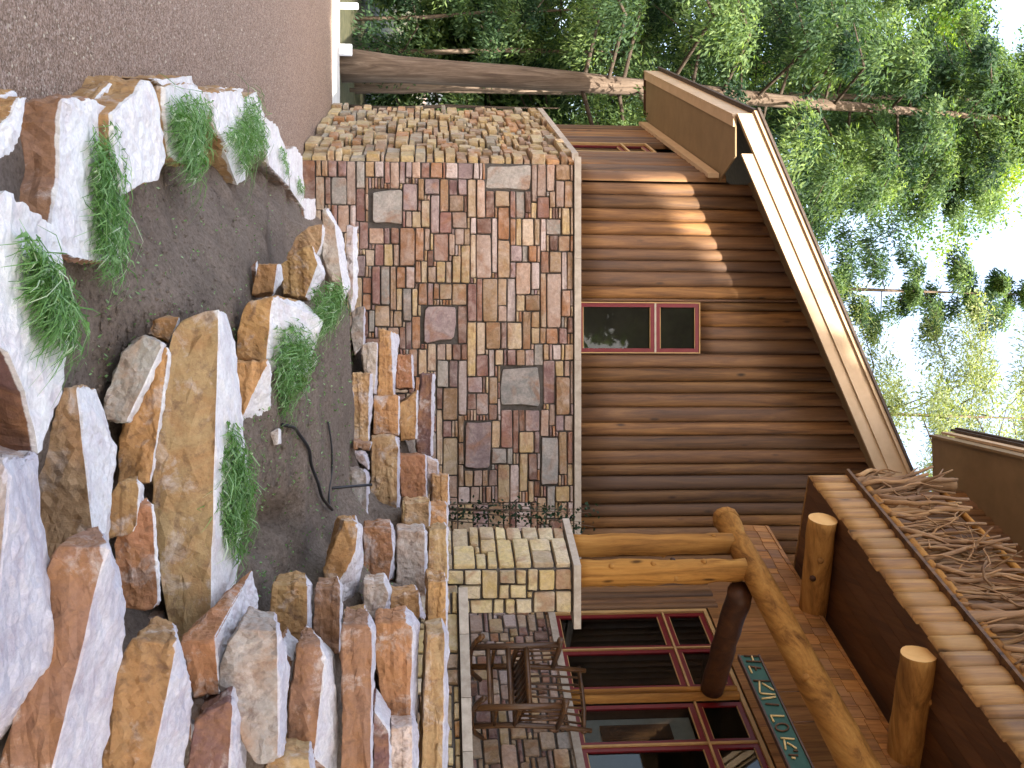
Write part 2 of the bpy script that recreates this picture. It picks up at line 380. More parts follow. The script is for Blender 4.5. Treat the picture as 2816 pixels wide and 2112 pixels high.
PAL = {'ochre': (0.40, 0.235, 0.095), 'tan': (0.46, 0.30, 0.15), 'brown': (0.27, 0.145, 0.085), 'rust': (0.37, 0.17, 0.08),
       'orange': (0.46, 0.25, 0.10), 'plum': (0.17, 0.085, 0.075), 'grey': (0.34, 0.30, 0.27), 'pale': (0.52, 0.42, 0.36), 'white': (0.60, 0.55, 0.54)}
SI = [0]
def stone(parent, face, Yf, back, Yb, col, thick=None, low=None):
    """face: outline of the near face in the photo at distance Yf; back: the far edge of the top at distance Yb."""
    SI[0] += 1; seed = SI[0]
    rr = random.Random(seed)
    P = [at(x, y, Yf) for x, y in face]
    T = [at(x, y, Yb) for x, y in back]
    depth = (Yb - Yf) + 0.05
    zmin = min(p.z for p in P)
    Q = []
    for p in P:
        q = p + Vector((0.02 * (rr.random() - .5), depth * (0.85 + .15 * rr.random()), -0.015))
        if T: q.z = min(q.z, min(t.z for t in T) - 0.03 if p.z > zmin + 0.6 * (max(a.z for a in P) - zmin) else q.z)
        Q.append(q)
    if thick:
        Q += [p + Vector((0, 0, -thick)) for p in P]
    bm = bmesh.new()
    for p in P + T + Q: bm.verts.new(p)
    bmesh.ops.convex_hull(bm, input=bm.verts)
    bmesh.ops.delete(bm, geom=[v for v in bm.verts if not v.link_faces], context='VERTS')
    bmesh.ops.dissolve_limit(bm, angle_limit=0.12, verts=bm.verts, edges=bm.edges)
    size = max((max(v.co[i] for v in bm.verts) - min(v.co[i] for v in bm.verts)) for i in range(3))
    bmesh.ops.bevel(bm, geom=list(bm.edges), offset=min(0.006, size * 0.015), segments=1, affect='EDGES')
    bmesh.ops.triangulate(bm, faces=bm.faces)
    cell = max(0.018, size / 30)
    for _ in range(5):
        long_e = [e for e in bm.edges if e.calc_length() > cell * 1.6]
        if not long_e: break
        bmesh.ops.subdivide_edges(bm, edges=long_e, cuts=1)
        bmesh.ops.triangulate(bm, faces=[f for f in bm.faces if len(f.verts) > 3])
    bm.normal_update()
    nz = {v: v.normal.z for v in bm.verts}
    off = Vector((seed * 3.1, seed * 1.7, seed * 0.9))
    for v in bm.verts:
        c = v.co + off
        d = 0.010 * noise.noise(c * 6) + 0.012 * noise.noise(c * 15) + 0.009 * noise.noise(c * 42)
        # bedding steps on the sides
        if abs(v.normal.z) < 0.5:
            d += 0.010 * (1 if noise.noise(Vector((c.x * 1.2, c.y * 1.2, c.z * 16))) > 0.1 else 0)
        v.co += v.normal * d * min(1, size / 0.3)
    c0 = sum((v.co for v in bm.verts), Vector()) / len(bm.verts)
    c0.z = min(v.co.z for v in bm.verts)
    for v in bm.verts: v.co -= c0
    me = bpy.data.meshes.new('stone')
    idx = {v: i for i, v in enumerate(bm.verts)}
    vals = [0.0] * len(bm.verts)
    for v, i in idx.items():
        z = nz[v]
        vals[i] = max(0, min(1, (z - 0.25) / 0.35))  # painted skylight grows where the surface faces up
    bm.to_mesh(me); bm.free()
    a = me.attributes.new('skylit_top', 'FLOAT', 'POINT'); a.data.foreach_set('value', vals)
    me.polygons.foreach_set('use_smooth', [False] * len(me.polygons))
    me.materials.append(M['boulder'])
    o = bpy.data.objects.new('stone', me); COL.objects.link(o); o.location = c0 - parent.location; o.parent = parent
    base = PAL[col]; j = 0.85 + 0.3 * rr.random()
    o.color = (base[0] * j, base[1] * j * (0.95 + .1 * rr.random()), base[2] * j, {'stone_edging': .95}.get(parent.name, .75 if parent.name == 'retaining_wall' else rr.uniform(0, .4)))  # alpha: how brightly the skylit tops are painted, by wall
    return o
def stone_top(parent, top, z, h, col, tilt=0.0):
    """top: outline of the upper face in the photo, at height z; h: thickness."""
    SI[0] += 0
    cx = sum(p[0] for p in top) / len(top)
    P = [on_z(x, y, z + tilt * (x - cx) / 100) for x, y in top]
    return hull_stone(parent, P, h, col)
def hull_stone(parent, P, h, col):
    SI[0] += 1; seed = SI[0]; rr = random.Random(seed)
    c = sum(P, Vector()) / len(P)
    Q = [c + (p - c) * (0.93 + .12 * rr.random()) + Vector((0, 0, -h)) for p in P]
    bm = bmesh.new()
    n = len(P)
    vt = [bm.verts.new(p) for p in P]; vb = [bm.verts.new(p) for p in Q]
    bm.faces.new(vt); bm.faces.new(vb[::-1])
    for i in range(n): bm.faces.new((vt[i], vb[i], vb[(i + 1) % n], vt[(i + 1) % n]))
    bmesh.ops.recalc_face_normals(bm, faces=bm.faces)
    bmesh.ops.triangulate(bm, faces=bm.faces)
    size = max((max(v.co[i] for v in bm.verts) - min(v.co[i] for v in bm.verts)) for i in range(3))
    cell = max(0.018, size / 30)
    for _ in range(6):
        le = [e for e in bm.edges if e.calc_length() > cell * 1.6]
        if not le: break
        bmesh.ops.subdivide_edges(bm, edges=le, cuts=1)
        bmesh.ops.triangulate(bm, faces=[f for f in bm.faces if len(f.verts) > 3])
    bm.normal_update()
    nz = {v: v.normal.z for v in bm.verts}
    off = Vector((seed * 3.1, seed * 1.7, seed * 0.9))
    for v in bm.verts:
        cc = v.co + off
        d = 0.010 * noise.noise(cc * 5) + 0.013 * noise.noise(cc * 15) + 0.009 * noise.noise(cc * 42)
        if abs(v.normal.z) < 0.5:
            d += 0.012 * (1 if noise.noise(Vector((cc.x * 1.2, cc.y * 1.2, cc.z * 16))) > 0.1 else 0)
        v.co += v.normal * d
    c0 = sum((v.co for v in bm.verts), Vector()) / len(bm.verts); c0.z = min(v.co.z for v in bm.verts)
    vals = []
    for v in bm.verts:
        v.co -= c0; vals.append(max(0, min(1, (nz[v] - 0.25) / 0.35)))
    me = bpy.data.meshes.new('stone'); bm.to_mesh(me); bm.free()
    a = me.attributes.new('skylit_top', 'FLOAT', 'POINT'); a.data.foreach_set('value', vals)
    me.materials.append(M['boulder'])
    o = bpy.data.objects.new('stone', me); COL.objects.link(o); o.location = c0 - parent.location; o.parent = parent
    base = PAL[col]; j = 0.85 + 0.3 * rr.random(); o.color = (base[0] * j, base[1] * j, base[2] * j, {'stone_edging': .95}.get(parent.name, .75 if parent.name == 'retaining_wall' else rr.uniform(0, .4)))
    return o

# --- the soil of the garden: one height field through the beds and behind the stones
pts = []
for px in range(150, 860, 45):
    for py in range(430, 1130, 45):
        # inside the lower bed only
        right = interp(px, [150, 271, 334, 398, 560, 642, 705, 860], [1090, 1110, 980, 915, 850, 840, 730, 640])
        left = interp(px, [150, 330, 450, 600, 780, 860], [600, 540, 460, 480, 500, 560])
        if left < py < right: pts.append(on_z(px, py, bed1_z(px, py)))
for px in range(600, 1000, 40):
    for py in range(850, 1680, 45):
        left = interp(px, [600, 680, 745, 800, 900, 985], [1400, 1260, 1120, 1000, 900, 840])
        right = interp(px, [600, 710, 800, 905, 970, 1000], [1560, 1680, 1560, 1420, 1320, 1300])
        if left < py < right: pts.append(on_z(px, py, bed2_z(px)))
for px in range(20, 1230, 55):
    for py in range(1150, 2300, 70):
        if px > interp(py, [880, 960, 1050, 1150, 1250, 1330, 1400, 1500], [960, 985, 1040, 1080, 1120, 1160, 1190, 1230]): continue
        if px > 950 and py < 1330 or py >= 1330 + (720 - px if px < 720 else 0) * .3:
            if 520 < px < 960 and py < 1680: continue
            Y = prof(px) * s3(py) + 0.50
            p = at(px, py, Y); p.z -= 0.06; pts.append(p)
for px in range(980, 1235, 40):
    for py in range(880, 1330, 60):
        if px > interp(py, [880, 960, 1050, 1150, 1250, 1330], [960, 985, 1060, 1120, 1170, 1200]): continue
        p = at(px, py, prof(px) * s3(py) + 0.40); p.z = min(p.z - 0.05, 1.55); pts.append(p)
for Y in np.arange(3, 13, .5):                # along the drive
    x = np.interp(Y, [3, 3.8, 12.9], [-1.0, -1.05, -2.75])
    for k in range(4): pts.append(Vector((x - 0.02 - .3 * k, Y, -0.06)))
    pts.append(Vector((x + .22, Y, 0.06)))
for X in np.arange(-1.6, 4.5, .4): pts.append(Vector((X, 12.7, 0.45 if X < 0.3 else 1.0)))
for X in np.arange(-1.4, 0.2, .3):
    for Y in np.arange(9.9, 12.6, .4): pts.append(Vector((X, Y, 0.5)))
for px in range(271, 720, 20):                # foot of the middle wall
    py = interp(px, [271, 334, 398, 560, 642, 705], [1105, 975, 910, 850, 838, 728])
    for d_ in (0, 18, 36):
        pts.append(on_z(px, py + d_, bed1_z(px, py + d_) - .02))
for X in np.arange(0.3, 5, .5):
    for Y in np.arange(7.0, 12, .6):
        if Y > prof(1200) * s3(1056 + X / Y * F) + .75: pts.append(Vector((X, Y, 1.45 if X > 0.6 else 1.0)))
for X in np.arange(-1, 3, .4):
    for Y in (1.9, 2.3): pts.append(Vector((X, Y, -0.05)))
pa = np.array([tuple(p) for p in pts])
gx = np.arange(-3.2, 5.2, 0.055); gy = np.arange(1.9, 12.95, 0.055)
GX, GY = np.meshgrid(gx, gy)
q = np.stack([GX.ravel(), GY.ravel()], 1)
Zs = np.zeros(len(q))
for i in range(0, len(q), 2000):
    d2 = ((q[i:i + 2000, None, :] - pa[None, :, :2]) ** 2).sum(2) + 0.004
    w = 1 / d2 ** 2.2
    Zs[i:i + 2000] = (w * pa[None, :, 2]).sum(1) / w.sum(1)
def soil_z(x, y):
    i = min(max(int(round((x + 3.2) / 0.055)), 0), len(gx) - 1); j = min(max(int(round((y - 1.9) / 0.055)), 0), len(gy) - 1)
    return float(Zs[j * len(gx) + i])
sv = []
for (x, y), z in zip(q, Zs):
    v = Vector((x, y, 0))
    z2 = z + 0.018 * noise.noise(v * 3) + 0.012 * noise.noise(v * 9) + 0.008 * noise.noise(v * 24)
    sv.append((x, y, z2))
sf = []
W_ = len(gx)
for j in range(len(gy) - 1):
    for i in range(W_ - 1):
        a = j * W_ + i
        xm = gx[i]; ym = gy[j]
        if xm < np.interp(ym, [1.9, 3.8, 12.9], [-0.9, -1.0, -2.75]) + 0.03: continue
        sf.append((a, a + 1, a + 1 + W_, a + W_))
tag(mesh_obj('garden_soil', sv, sf, M['soil'], smooth=True), kind='structure')

# --- the low edging along the drive
edge = empty('stone_edging', tuple(on_z(300, 420, 0)))
tag(edge, 'low edging of pale flat stones along the gravel drive, topped with weeds', 'stone edging')
E = [
 (cp(1, [(375, 620), (590, 612), (655, 650), (700, 900), (735, 1590), (590, 1590), (345, 1540), (310, 1380), (365, 1080), (360, 740)]), .20, .26, 'brown'),
 (cp(1, [(-90, 780), (0, 760), (60, 715), (110, 600), (165, 595), (85, 930), (0, 960), (-90, 960)]), .20, .22, 'ochre'),
 (cp(1, [(690, 690), (760, 620), (830, 570), (880, 482), (915, 492), (960, 590), (1005, 950), (965, 1100), (850, 1120), (735, 1190), (700, 950)]), .26, .30, 'ochre'),
 (cp(1, [(1000, 540), (1090, 505), (1190, 520), (1270, 600), (1265, 690), (1210, 1000), (1100, 990), (1040, 950), (1000, 700)]), .24, .26, 'tan'),
 (cp(1, [(1260, 570), (1470, 552), (1485, 680), (1430, 790), (1400, 930), (1330, 800)]), .25, .26, 'ochre'),
 (cp(1, [(1300, 760), (1425, 790), (1490, 600), (1560, 560), (1605, 700), (1620, 900), (1500, 960), (1490, 1090), (1440, 1120)]), .22, .24, 'tan'),
 (cp(1, [(1620, 720), (1690, 770), (1740, 930), (1755, 1130), (1640, 1010), (1610, 880)]), .24, .26, 'grey'),
 (cp(1, [(1740, 912), (1800, 900), (1840, 960), (1855, 1280), (1765, 1150)]), .24, .26, 'pale'),
 (cp(1, [(1842, 1215), (1920, 1210), (1915, 1450), (1872, 1440)]), .22, .26, 'pale'),
 (cp(2, [(-60, -300), (40, -400), (330, -170), (370, 20), (412, 600), (365, 870), (250, 1180), (225, 1200), (200, 1030), (150, 830), (40, 585), (0, 560), (-60, 540)]), .30, .30, 'plum'),
]
for top, z, h, c in E: stone_top(edge, top, z, h, c)
# smaller ochre stones on the drive side
for top, z, h, c in [(cp(1, [(590, 600), (680, 515), (860, 490), (830, 560), (690, 650), (640, 640)]), .13, .16, 'ochre'),
                     (cp(1, [(930, 480), (1090, 480), (1200, 530), (1160, 470), (1210, 555), (1000, 530)]), .2, .22, 'ochre'),
                     (cp(1, [(-40, 600), (100, 575), (90, 640), (0, 740), (-60, 760)]), .14, .18, 'ochre'),
                     (cp(1, [(1250, 560), (1330, 540), (1480, 545), (1400, 590), (1270, 590)]), .16, .2, 'ochre')]:
    P = [on_z(x, y, z) for x, y in top]
    bmh = sorted(P, key=lambda p: math.atan2(p.y - sum(a.y for a in P) / len(P), p.x - sum(a.x for a in P) / len(P)))
    hull_stone(edge, bmh, h, c)

# --- middle wall
mid = empty('retaining_wall', tuple(at(250, 1150, 4.6)))
tag(mid, 'middle dry-stacked wall of ochre stones with white tops between the two soil beds', 'stone wall')
S = lambda par, k, face, Yf, kb, back, Yb, col, thick=None: stone(par, cp(k, face), Yf, cp(kb, back), Yb, col, thick)
# lavender wedge and the blocks round it
S(mid, 2, [(470, 805), (445, 920), (400, 1110), (395, 1230), (440, 1440), (500, 1600), (545, 1900), (600, 1960), (310, 1940), (180, 1450), (280, 1280), (390, 830)], 4.15, 2, [(560, 870), (650, 990), (715, 1180), (655, 1470), (640, 1660), (645, 1780), (605, 1800)], 4.55, 'tan')
S(mid, 2, [(1010, 560), (1030, 600), (940, 1000), (920, 1260), (920, 1390), (720, 1395), (715, 1180), (800, 900), (900, 700)], 4.78, 2, [(1040, 620), (950, 1000), (930, 1300)], 5.0, 'orange')
S(mid, 2, [(880, 490), (1000, 540), (830, 890), (770, 1020), (660, 1000), (620, 910), (740, 600)], 4.68, 2, [(1010, 550), (840, 900)], 5.0, 'grey')
S(mid, 2, [(890, 400), (1090, 390), (1030, 520), (880, 480)], 5.05, 2, [(1095, 400), (1035, 530)], 5.3, 'orange')
S(mid, 2, [(650, 1490), (720, 1385), (815, 1385), (850, 1400), (835, 1640), (810, 1690), (660, 1720)], 4.5, 2, [(870, 1400), (880, 1500), (850, 1660)], 4.7, 'ochre')
S(mid, 3, [(690, 290), (760, 100), (930, 60), (900, 270), (910, 450), (970, 650), (930, 690), (750, 690), (715, 450)], 4.52, 3, [(925, 260), (950, 450), (985, 650)], 4.68, 'rust')
S(mid, 3, [(770, 770), (880, 740), (1000, 760), (1035, 890), (900, 880), (790, 860)], 5.0, 3, [(1010, 770), (1040, 880)], 5.2, 'pale')
# the long slab
S(mid, 2, [(1100, 410), (1240, 335), (1335, 340), (1265, 480), (1240, 760), (1180, 960), (1185, 1080), (1190, 1560), (1200, 1780), (1240, 2000), (1272, 2200), (1280, 2360), (1040, 2385), (1000, 2200), (960, 1990), (930, 1740), (920, 1500), (925, 1250), (945, 900), (1020, 640), (1050, 480)],
  4.95, 2, [(1375, 360), (1435, 560), (1420, 800), (1440, 1000), (1500, 1190), (1510, 1500), (1480, 1700), (1440, 1980), (1330, 2200)], 5.5, 'tan')
S(mid, 2, [(1370, 690), (1440, 652), (1632, 655), (1510, 830), (1470, 1010), (1430, 1000), (1420, 850)], 5.65, 2, [(1650, 760), (1650, 1000), (1600, 1100), (1512, 1190), (1482, 1130)], 5.95, 'orange')
S(mid, 2, [(1500, 290), (1660, 260), (1640, 330), (1610, 520), (1620, 645), (1440, 625), (1440, 480), (1460, 380)], 5.9, 2, [(1700, 250), (1850, 300), (1970, 400), (1900, 600), (1850, 800), (1760, 900), (1685, 1010), (1650, 900)], 6.55, 'orange')
S(mid, 2, [(1570, 60), (1690, 55), (1665, 230), (1530, 240)], 6.75, 2, [(1707, 60), (1722, 150), (1668, 235)], 6.95, 'orange')
S(mid, 2, [(1710, 60), (1790, 0), (1900, -60), (1935, 60), (1895, 170), (1860, 260), (1720, 240)], 7.5, 2, [(1960, 70), (1985, 130), (1905, 230)], 7.8, 'ochre')
S(mid, 2, [(1880, -170), (1960, -180), (1955, -60), (1900, 60), (1780, 60), (1740, 20), (1800, -110)], 8.0, 2, [(2000, -120), (1965, 60)], 8.3, 'tan')
S(mid, 2, [(1960, -270), (1985, -260), (2040, -180), (2060, 0), (2090, 220), (2000, 130), (1965, 20)], 8.1, 2, [(2000, -275), (2070, -150), (2105, 0), (2130, 200), (2090, 290)], 8.35, 'pale')
S(mid, 2, [(2110, -170), (2150, -160), (2150, 240), (2135, 340), (2105, 200)], 8.5, 2, [(2175, -170), (2180, 250), (2150, 340)], 8.7, 'white')
S(mid, 2, [(1400, 180), (1500, 130), (1560, 50), (1560, 240), (1480, 300), (1420, 310)], 7.0, 2, [(1565, 60), (1570, 200)], 7.3, 'brown')

S(mid, 2, [(1640, 1085), (1695, 1060), (1690, 1150), (1665, 1160)], 5.93, 2, [(1712, 1070), (1712, 1150)], 6.03, 'white')
# --- the big boulders and the upper wall
upw = empty('retaining_wall', tuple(at(100, 1900, 3.1)))
tag(upw, 'tall dry-stacked wall of large brown boulders rising in steps to the porch', 'stone wall')
def S2(k, face, back, col, dy=0.35, Yf=None, kb=None, thick=None):
    f = cp(k, face); bk = cp(kb or k, back)
    mu = sum(p[1] for p in f) / len(f); top_v = max(p[0] for p in f); mv = sum(p[0] for p in f) / len(f)
    if Yf is None: Yf = prof(0.5 * (mv + top_v)) * s3(mu)
    return stone(upw, f, Yf, bk, Yf + dy, col, thick)
S2(3, [(-200, -150), (20, -200), (60, -120), (0, 300), (-30, 700), (-60, 1300), (-200, 1500)], [(100, 0), (190, 20), (300, 310), (225, 640), (135, 950), (60, 1250), (0, 1480)], 'grey', 0.55, 2.95)
S2(3, [(345, 300), (655, 312), (580, 560), (545, 700), (480, 980), (410, 1190), (365, 1430), (310, 1720), (-20, 1720), (20, 1500), (120, 1090), (200, 760), (290, 440)], [(680, 330), (722, 450), (747, 600), (742, 760), (770, 870), (722, 1050), (662, 1250), (622, 1420), (600, 1720)], 'brown', 0.42, 3.45)
S2(3, [(800, 880), (1080, 902), (1030, 1080), (1000, 1280), (920, 1720), (610, 1720), (660, 1250), (740, 1000)], [(1090, 905), (1122, 1000), (1170, 1200), (1152, 1400), (1110, 1720)], 'ochre', 0.36, 3.95)
S2(3, [(1090, 890), (1300, 880), (1310, 900), (1290, 1050), (1340, 1205), (1180, 1222), (1130, 1040)], [(1530, 460), (1572, 640), (1560, 790), (1450, 812), (1385, 900), (1330, 1020)], 'rust', 0.6, 4.55)
S2(3, [(1450, 810), (1690, 822), (1610, 980), (1640, 1250), (1690, 1480), (1700, 1590), (1550, 1630), (1480, 1300), (1340, 1190), (1330, 1040), (1390, 900)], [(1702, 840), (1762, 1020), (1735, 1580)], 'grey', 0.36, 4.55)
S2(3, [(1180, 1370), (1380, 1250), (1425, 1262), (1390, 1720), (1130, 1720)], [(1450, 1262), (1500, 1400), (1490, 1720)], 'plum', 0.3, 4.35)
S2(3, [(1160, 1240), (1240, 1230), (1255, 1370), (1160, 1365)], [(1262, 1240), (1262, 1365)], 'grey', 0.2, 4.6)
S2(3, [(1590, 1680), (1650, 1602), (1885, 1602), (1900, 1760), (1590, 1760)], [(1920, 1620), (1930, 1760)], 'tan', 0.3, 4.72)
S2(3, [(1660, 540), (1875, 550), (1875, 760), (1850, 915), (1700, 900), (1640, 770)], [(1903, 550), (1893, 900)], 'ochre', 0.3, 5.5)
S2(3, [(1920, 570), (2075, 570), (2065, 960), (1900, 930)], [(2080, 570), (2085, 900)], 'brown', 0.3, 5.75)
S2(3, [(2090, 160), (2180, 180), (2165, 340), (2060, 400), (2050, 560), (1980, 545), (1968, 450), (2030, 300)], [(2200, 180), (2212, 400), (2170, 620), (2080, 780)], 'orange', 0.35, 6.25)
S2(3, [(1810, 920), (1955, 920), (1980, 1000), (1945, 1250), (1915, 1600), (1740, 1592), (1760, 1200)], [(1970, 920), (2032, 960), (2062, 1300), (2050, 1720), (1900, 1720)], 'brown', 0.42, 4.95)
S2(6, [(-130, 790), (30, 790), (60, 820), (55, 1250), (40, 1720), (-135, 1720), (-135, 1200)], [(68, 800), (64, 1250), (50, 1720)], 'brown', 0.4, 5.2)
# row 3
S2(6, [(0, 195), (170, 202), (180, 350), (150, 520), (0, 508)], [(192, 230), (185, 500)], 'rust', 0.3)
S2(6, [(0, 540), (125, 532), (158, 600), (118, 740), (0, 742)], [(170, 560), (160, 740)], 'pale', 0.3)
S2(5, [(232, 1600), (330, 1480), (300, 1440), (400, 1405), (410, 1450), (385, 1600), (400, 1720), (240, 1720)], [(415, 1440), (432, 1659)], 'orange', 0.3)
# row 2
S2(6, [(240, 60), (400, 32), (382, 190), (240, 190)], [(405, 40), (390, 190)], 'tan', 0.3)
S2(6, [(205, 216), (375, 220), (378, 600), (200, 590)], [(385, 225), (386, 600)], 'pale', 0.3)
S2(6, [(160, 612), (335, 600), (345, 742), (160, 742)], [(338, 600), (372, 742)], 'ochre', 0.3)
S2(6, [(70, 780), (250, 772), (300, 800), (305, 1000), (290, 1360), (200, 1392), (120, 1300), (75, 1000)], [(335, 780), (345, 1000), (330, 1365)], 'rust', 0.35)
S2(6, [(165, 1420), (300, 1400), (300, 1720), (160, 1720)], [(332, 1402), (332, 1720)], 'pale', 0.3)
# top row
S2(6, [(395, 70), (508, 62), (508, 190), (400, 202)], [(512, 62), (512, 195)], 'orange', 0.35)
S2(6, [(400, 220), (508, 202), (508, 520), (390, 500)], [(512, 205), (512, 520)], 'tan', 0.35)
S2(6, [(390, 530), (505, 525), (500, 830), (390, 822)], [(512, 528), (512, 830)], 'orange', 0.35)
S2(6, [(385, 850), (495, 840), (500, 1250), (480, 1720), (345, 1720), (370, 1100)], [(514, 840), (514, 1720)], 'tan', 0.4)
# its far end, curving back to the house
S2(5, [(505, 645), (655, 645), (655, 870), (500, 872)], [(660, 650), (660, 870)], 'orange', 0.3)
S2(5, [(490, 890), (635, 890), (655, 960), (652, 1250), (645, 1430), (480, 1430), (485, 1100)], [(662, 900), (662, 1430)], 'tan', 0.35)
S2(5, [(660, 690), (770, 605), (762, 900), (665, 912)], [(775, 610), (770, 900)], 'ochre', 0.3)
S2(5, [(795, 510), (860, 512), (865, 700), (850, 1000), (770, 982), (760, 850), (790, 650)], [(875, 510), (880, 700), (868, 1000)], 'plum', 0.3)
S2(5, [(660, 1000), (820, 1002), (825, 1270), (670, 1250)], [(828, 1010), (832, 1270)], 'rust', 0.3)
S2(5, [(362, 982), (440, 990), (470, 1060), (470, 1085), (380, 1010)], [(480, 1000), (480, 1080)], 'white', 0.3)
S2(5, [(340, 1085), (440, 1090), (462, 1110), (462, 1430), (340, 1385)], [(478, 1110), (478, 1430)], 'grey', 0.3)
S2(5, [(690, 1290), (840, 1290), (840, 1450), (690, 1452)], [(848, 1290), (848, 1450)], 'tan', 0.3)
S2(5, [(860, 1122), (955, 1132), (955, 1300), (862, 1292)], [(960, 1132), (960, 1300)], 'ochre', 0.3)
S2(5, [(540, 245), (610, 245), (625, 640), (530, 632)], [(658, 270), (650, 390), (632, 640)], 'orange', 0.3)
S2(5, [(635, 395), (735, 390), (745, 590), (640, 592)], [(742, 395), (750, 590)], 'rust', 0.3)
S2(5, [(375, 502), (485, 502), (490, 600), (470, 915), (375, 912)], [(500, 505), (500, 620)], 'tan', 0.3)
S2(5, [(430, 322), (525, 322), (520, 480), (505, 620), (440, 480)], [(530, 325), (530, 620)], 'pale', 0.3)
S2(5, [(340, 560), (360, 560), (368, 980), (342, 985)], [(375, 570), (378, 980)], 'tan', 0.25)
S2(5, [(372, 112), (445, 105), (440, 320), (388, 380), (365, 250)], [(450, 110), (448, 320)], 'grey', 0.25)
S2(5, [(830, 1010), (890, 1040), (895, 1110), (850, 1240), (830, 1230)], [(898, 1040), (898, 1200)], 'pale', 0.25)
# dark stones filling the joints
for k, f, Y, c in [(3, [(1100, 900), (1160, 1230), (1170, 1500), (1050, 1400), (1080, 1000)], 4.75, 'brown'), (3, [(1700, 900), (1780, 1000), (1760, 1300), (1700, 1300)], 5.1, 'brown'),
                   (5, [(490, 930), (480, 960), (380, 960), (380, 920)], 8.0, 'brown'), (6, [(60, 1300), (160, 1440), (160, 1720), (60, 1720)], 5.6, 'plum'), (3, [(2080, 780), (2212, 760), (2212, 960), (2070, 980)], 5.9, 'ochre')]:
    stone(upw, cp(k, f), Y, [], Y + 0.35, c)

# ------------------------------------------------------------------ stone walls of the house
def pack(W, H, cu, cv, wch, hch, rng, pre=()):
    nu, nv = int(round(W / cu)), int(round(H / cv))
    occ = np.zeros((nv, nu), bool); out = []
    for (u0, v0, u1, v1) in pre:
        i0, i1 = max(0, int(round(u0 / cu))), min(nu, int(round(u1 / cu))); j0, j1 = max(0, int(round(v0 / cv))), min(nv, int(round(v1 / cv)))
        if i1 <= i0 or j1 <= j0 or occ[j0:j1, i0:i1].any(): continue
        occ[j0:j1, i0:i1] = True; out.append((i0 * cu, j0 * cv, i1 * cu, j1 * cv, True))
    for j in range(nv):
        for i in range(nu):
            if occ[j, i]: continue
            for _ in range(12):
                w, h = rng.choice(wch), rng.choice(hch)
                if i + w > nu or j + h > nv: w, h = min(w, nu - i), min(h, nv - j)
                if not occ[j:j + h, i:i + w].any(): break
            else:
                w = h = 1
            if w == 1 and h == 1:
                while i + w < nu and w < 3 and not occ[j, i + w]: w += 1
            if nu - i - w == 1 and not occ[j:j + h, i:i + w + 1].any(): w += 1
            occ[j:j + h, i:i + w] = True
            out.append((i * cu, j * cv, (i + w) * cu, (j + h) * cv, False))
    return out
SP = [(0.36, 0.23, 0.12), (0.42, 0.29, 0.17), (0.27, 0.16, 0.08), (0.21, 0.10, 0.065), (0.18, 0.095, 0.085), (0.36, 0.25, 0.19), (0.30, 0.27, 0.23), (0.47, 0.35, 0.24), (0.34, 0.16, 0.07), (0.24, 0.115, 0.09), (0.48, 0.38, 0.34), (0.42, 0.28, 0.20), (0.30, 0.21, 0.20), (0.46, 0.32, 0.15), (0.44, 0.32, 0.18), (0.15, 0.075, 0.05)]
SP_WARM = [(0.44, 0.30, 0.12), (0.48, 0.36, 0.16), (0.34, 0.24, 0.11), (0.40, 0.20, 0.07), (0.34, 0.29, 0.20), (0.50, 0.39, 0.21), (0.30, 0.19, 0.10), (0.46, 0.33, 0.15)]  # yellower and brighter, painting warm bounce light into the left wall
def stone_poly(u0, v0, u1, v1, rr, gap, big):
    w, h = u1 - u0, v1 - v0
    j = min(0.011, 0.11 * min(w, h)); 
    if big: j = 0.13 * min(w, h)
    g2 = gap / 2
    q = []
    def J(): return rr.uniform(-j, j * 0.25)
    c = [(u0 + g2, v0 + g2), (u1 - g2, v0 + g2), (u1 - g2, v1 - g2), (u0 + g2, v1 - g2)]
    cx, cy = (u0 + u1) / 2, (v0 + v1) / 2
    cs = []
    for (x, y) in c:
        cs.append((x + (-1 if x > cx else 1) * -J() * 0.8 if False else x + (1 if x < cx else -1) * abs(rr.uniform(0, j)), y + (1 if y < cy else -1) * abs(rr.uniform(0, j))))
    for k in range(4):
        a, b_ = cs[k], cs[(k + 1) % 4]
        r_ = 0.09
        q.append((a[0] + (b_[0] - a[0]) * r_ * rr.uniform(.3, 1), a[1] + (b_[1] - a[1]) * r_ * rr.uniform(.3, 1)))
        q.append(((a[0] + b_[0]) / 2 + rr.uniform(-j, j) * .25, (a[1] + b_[1]) / 2 + rr.uniform(-j, j) * .25))
        q.append((b_[0] + (a[0] - b_[0]) * r_ * rr.uniform(.3, 1), b_[1] + (a[1] - b_[1]) * r_ * rr.uniform(.3, 1)))
    return q
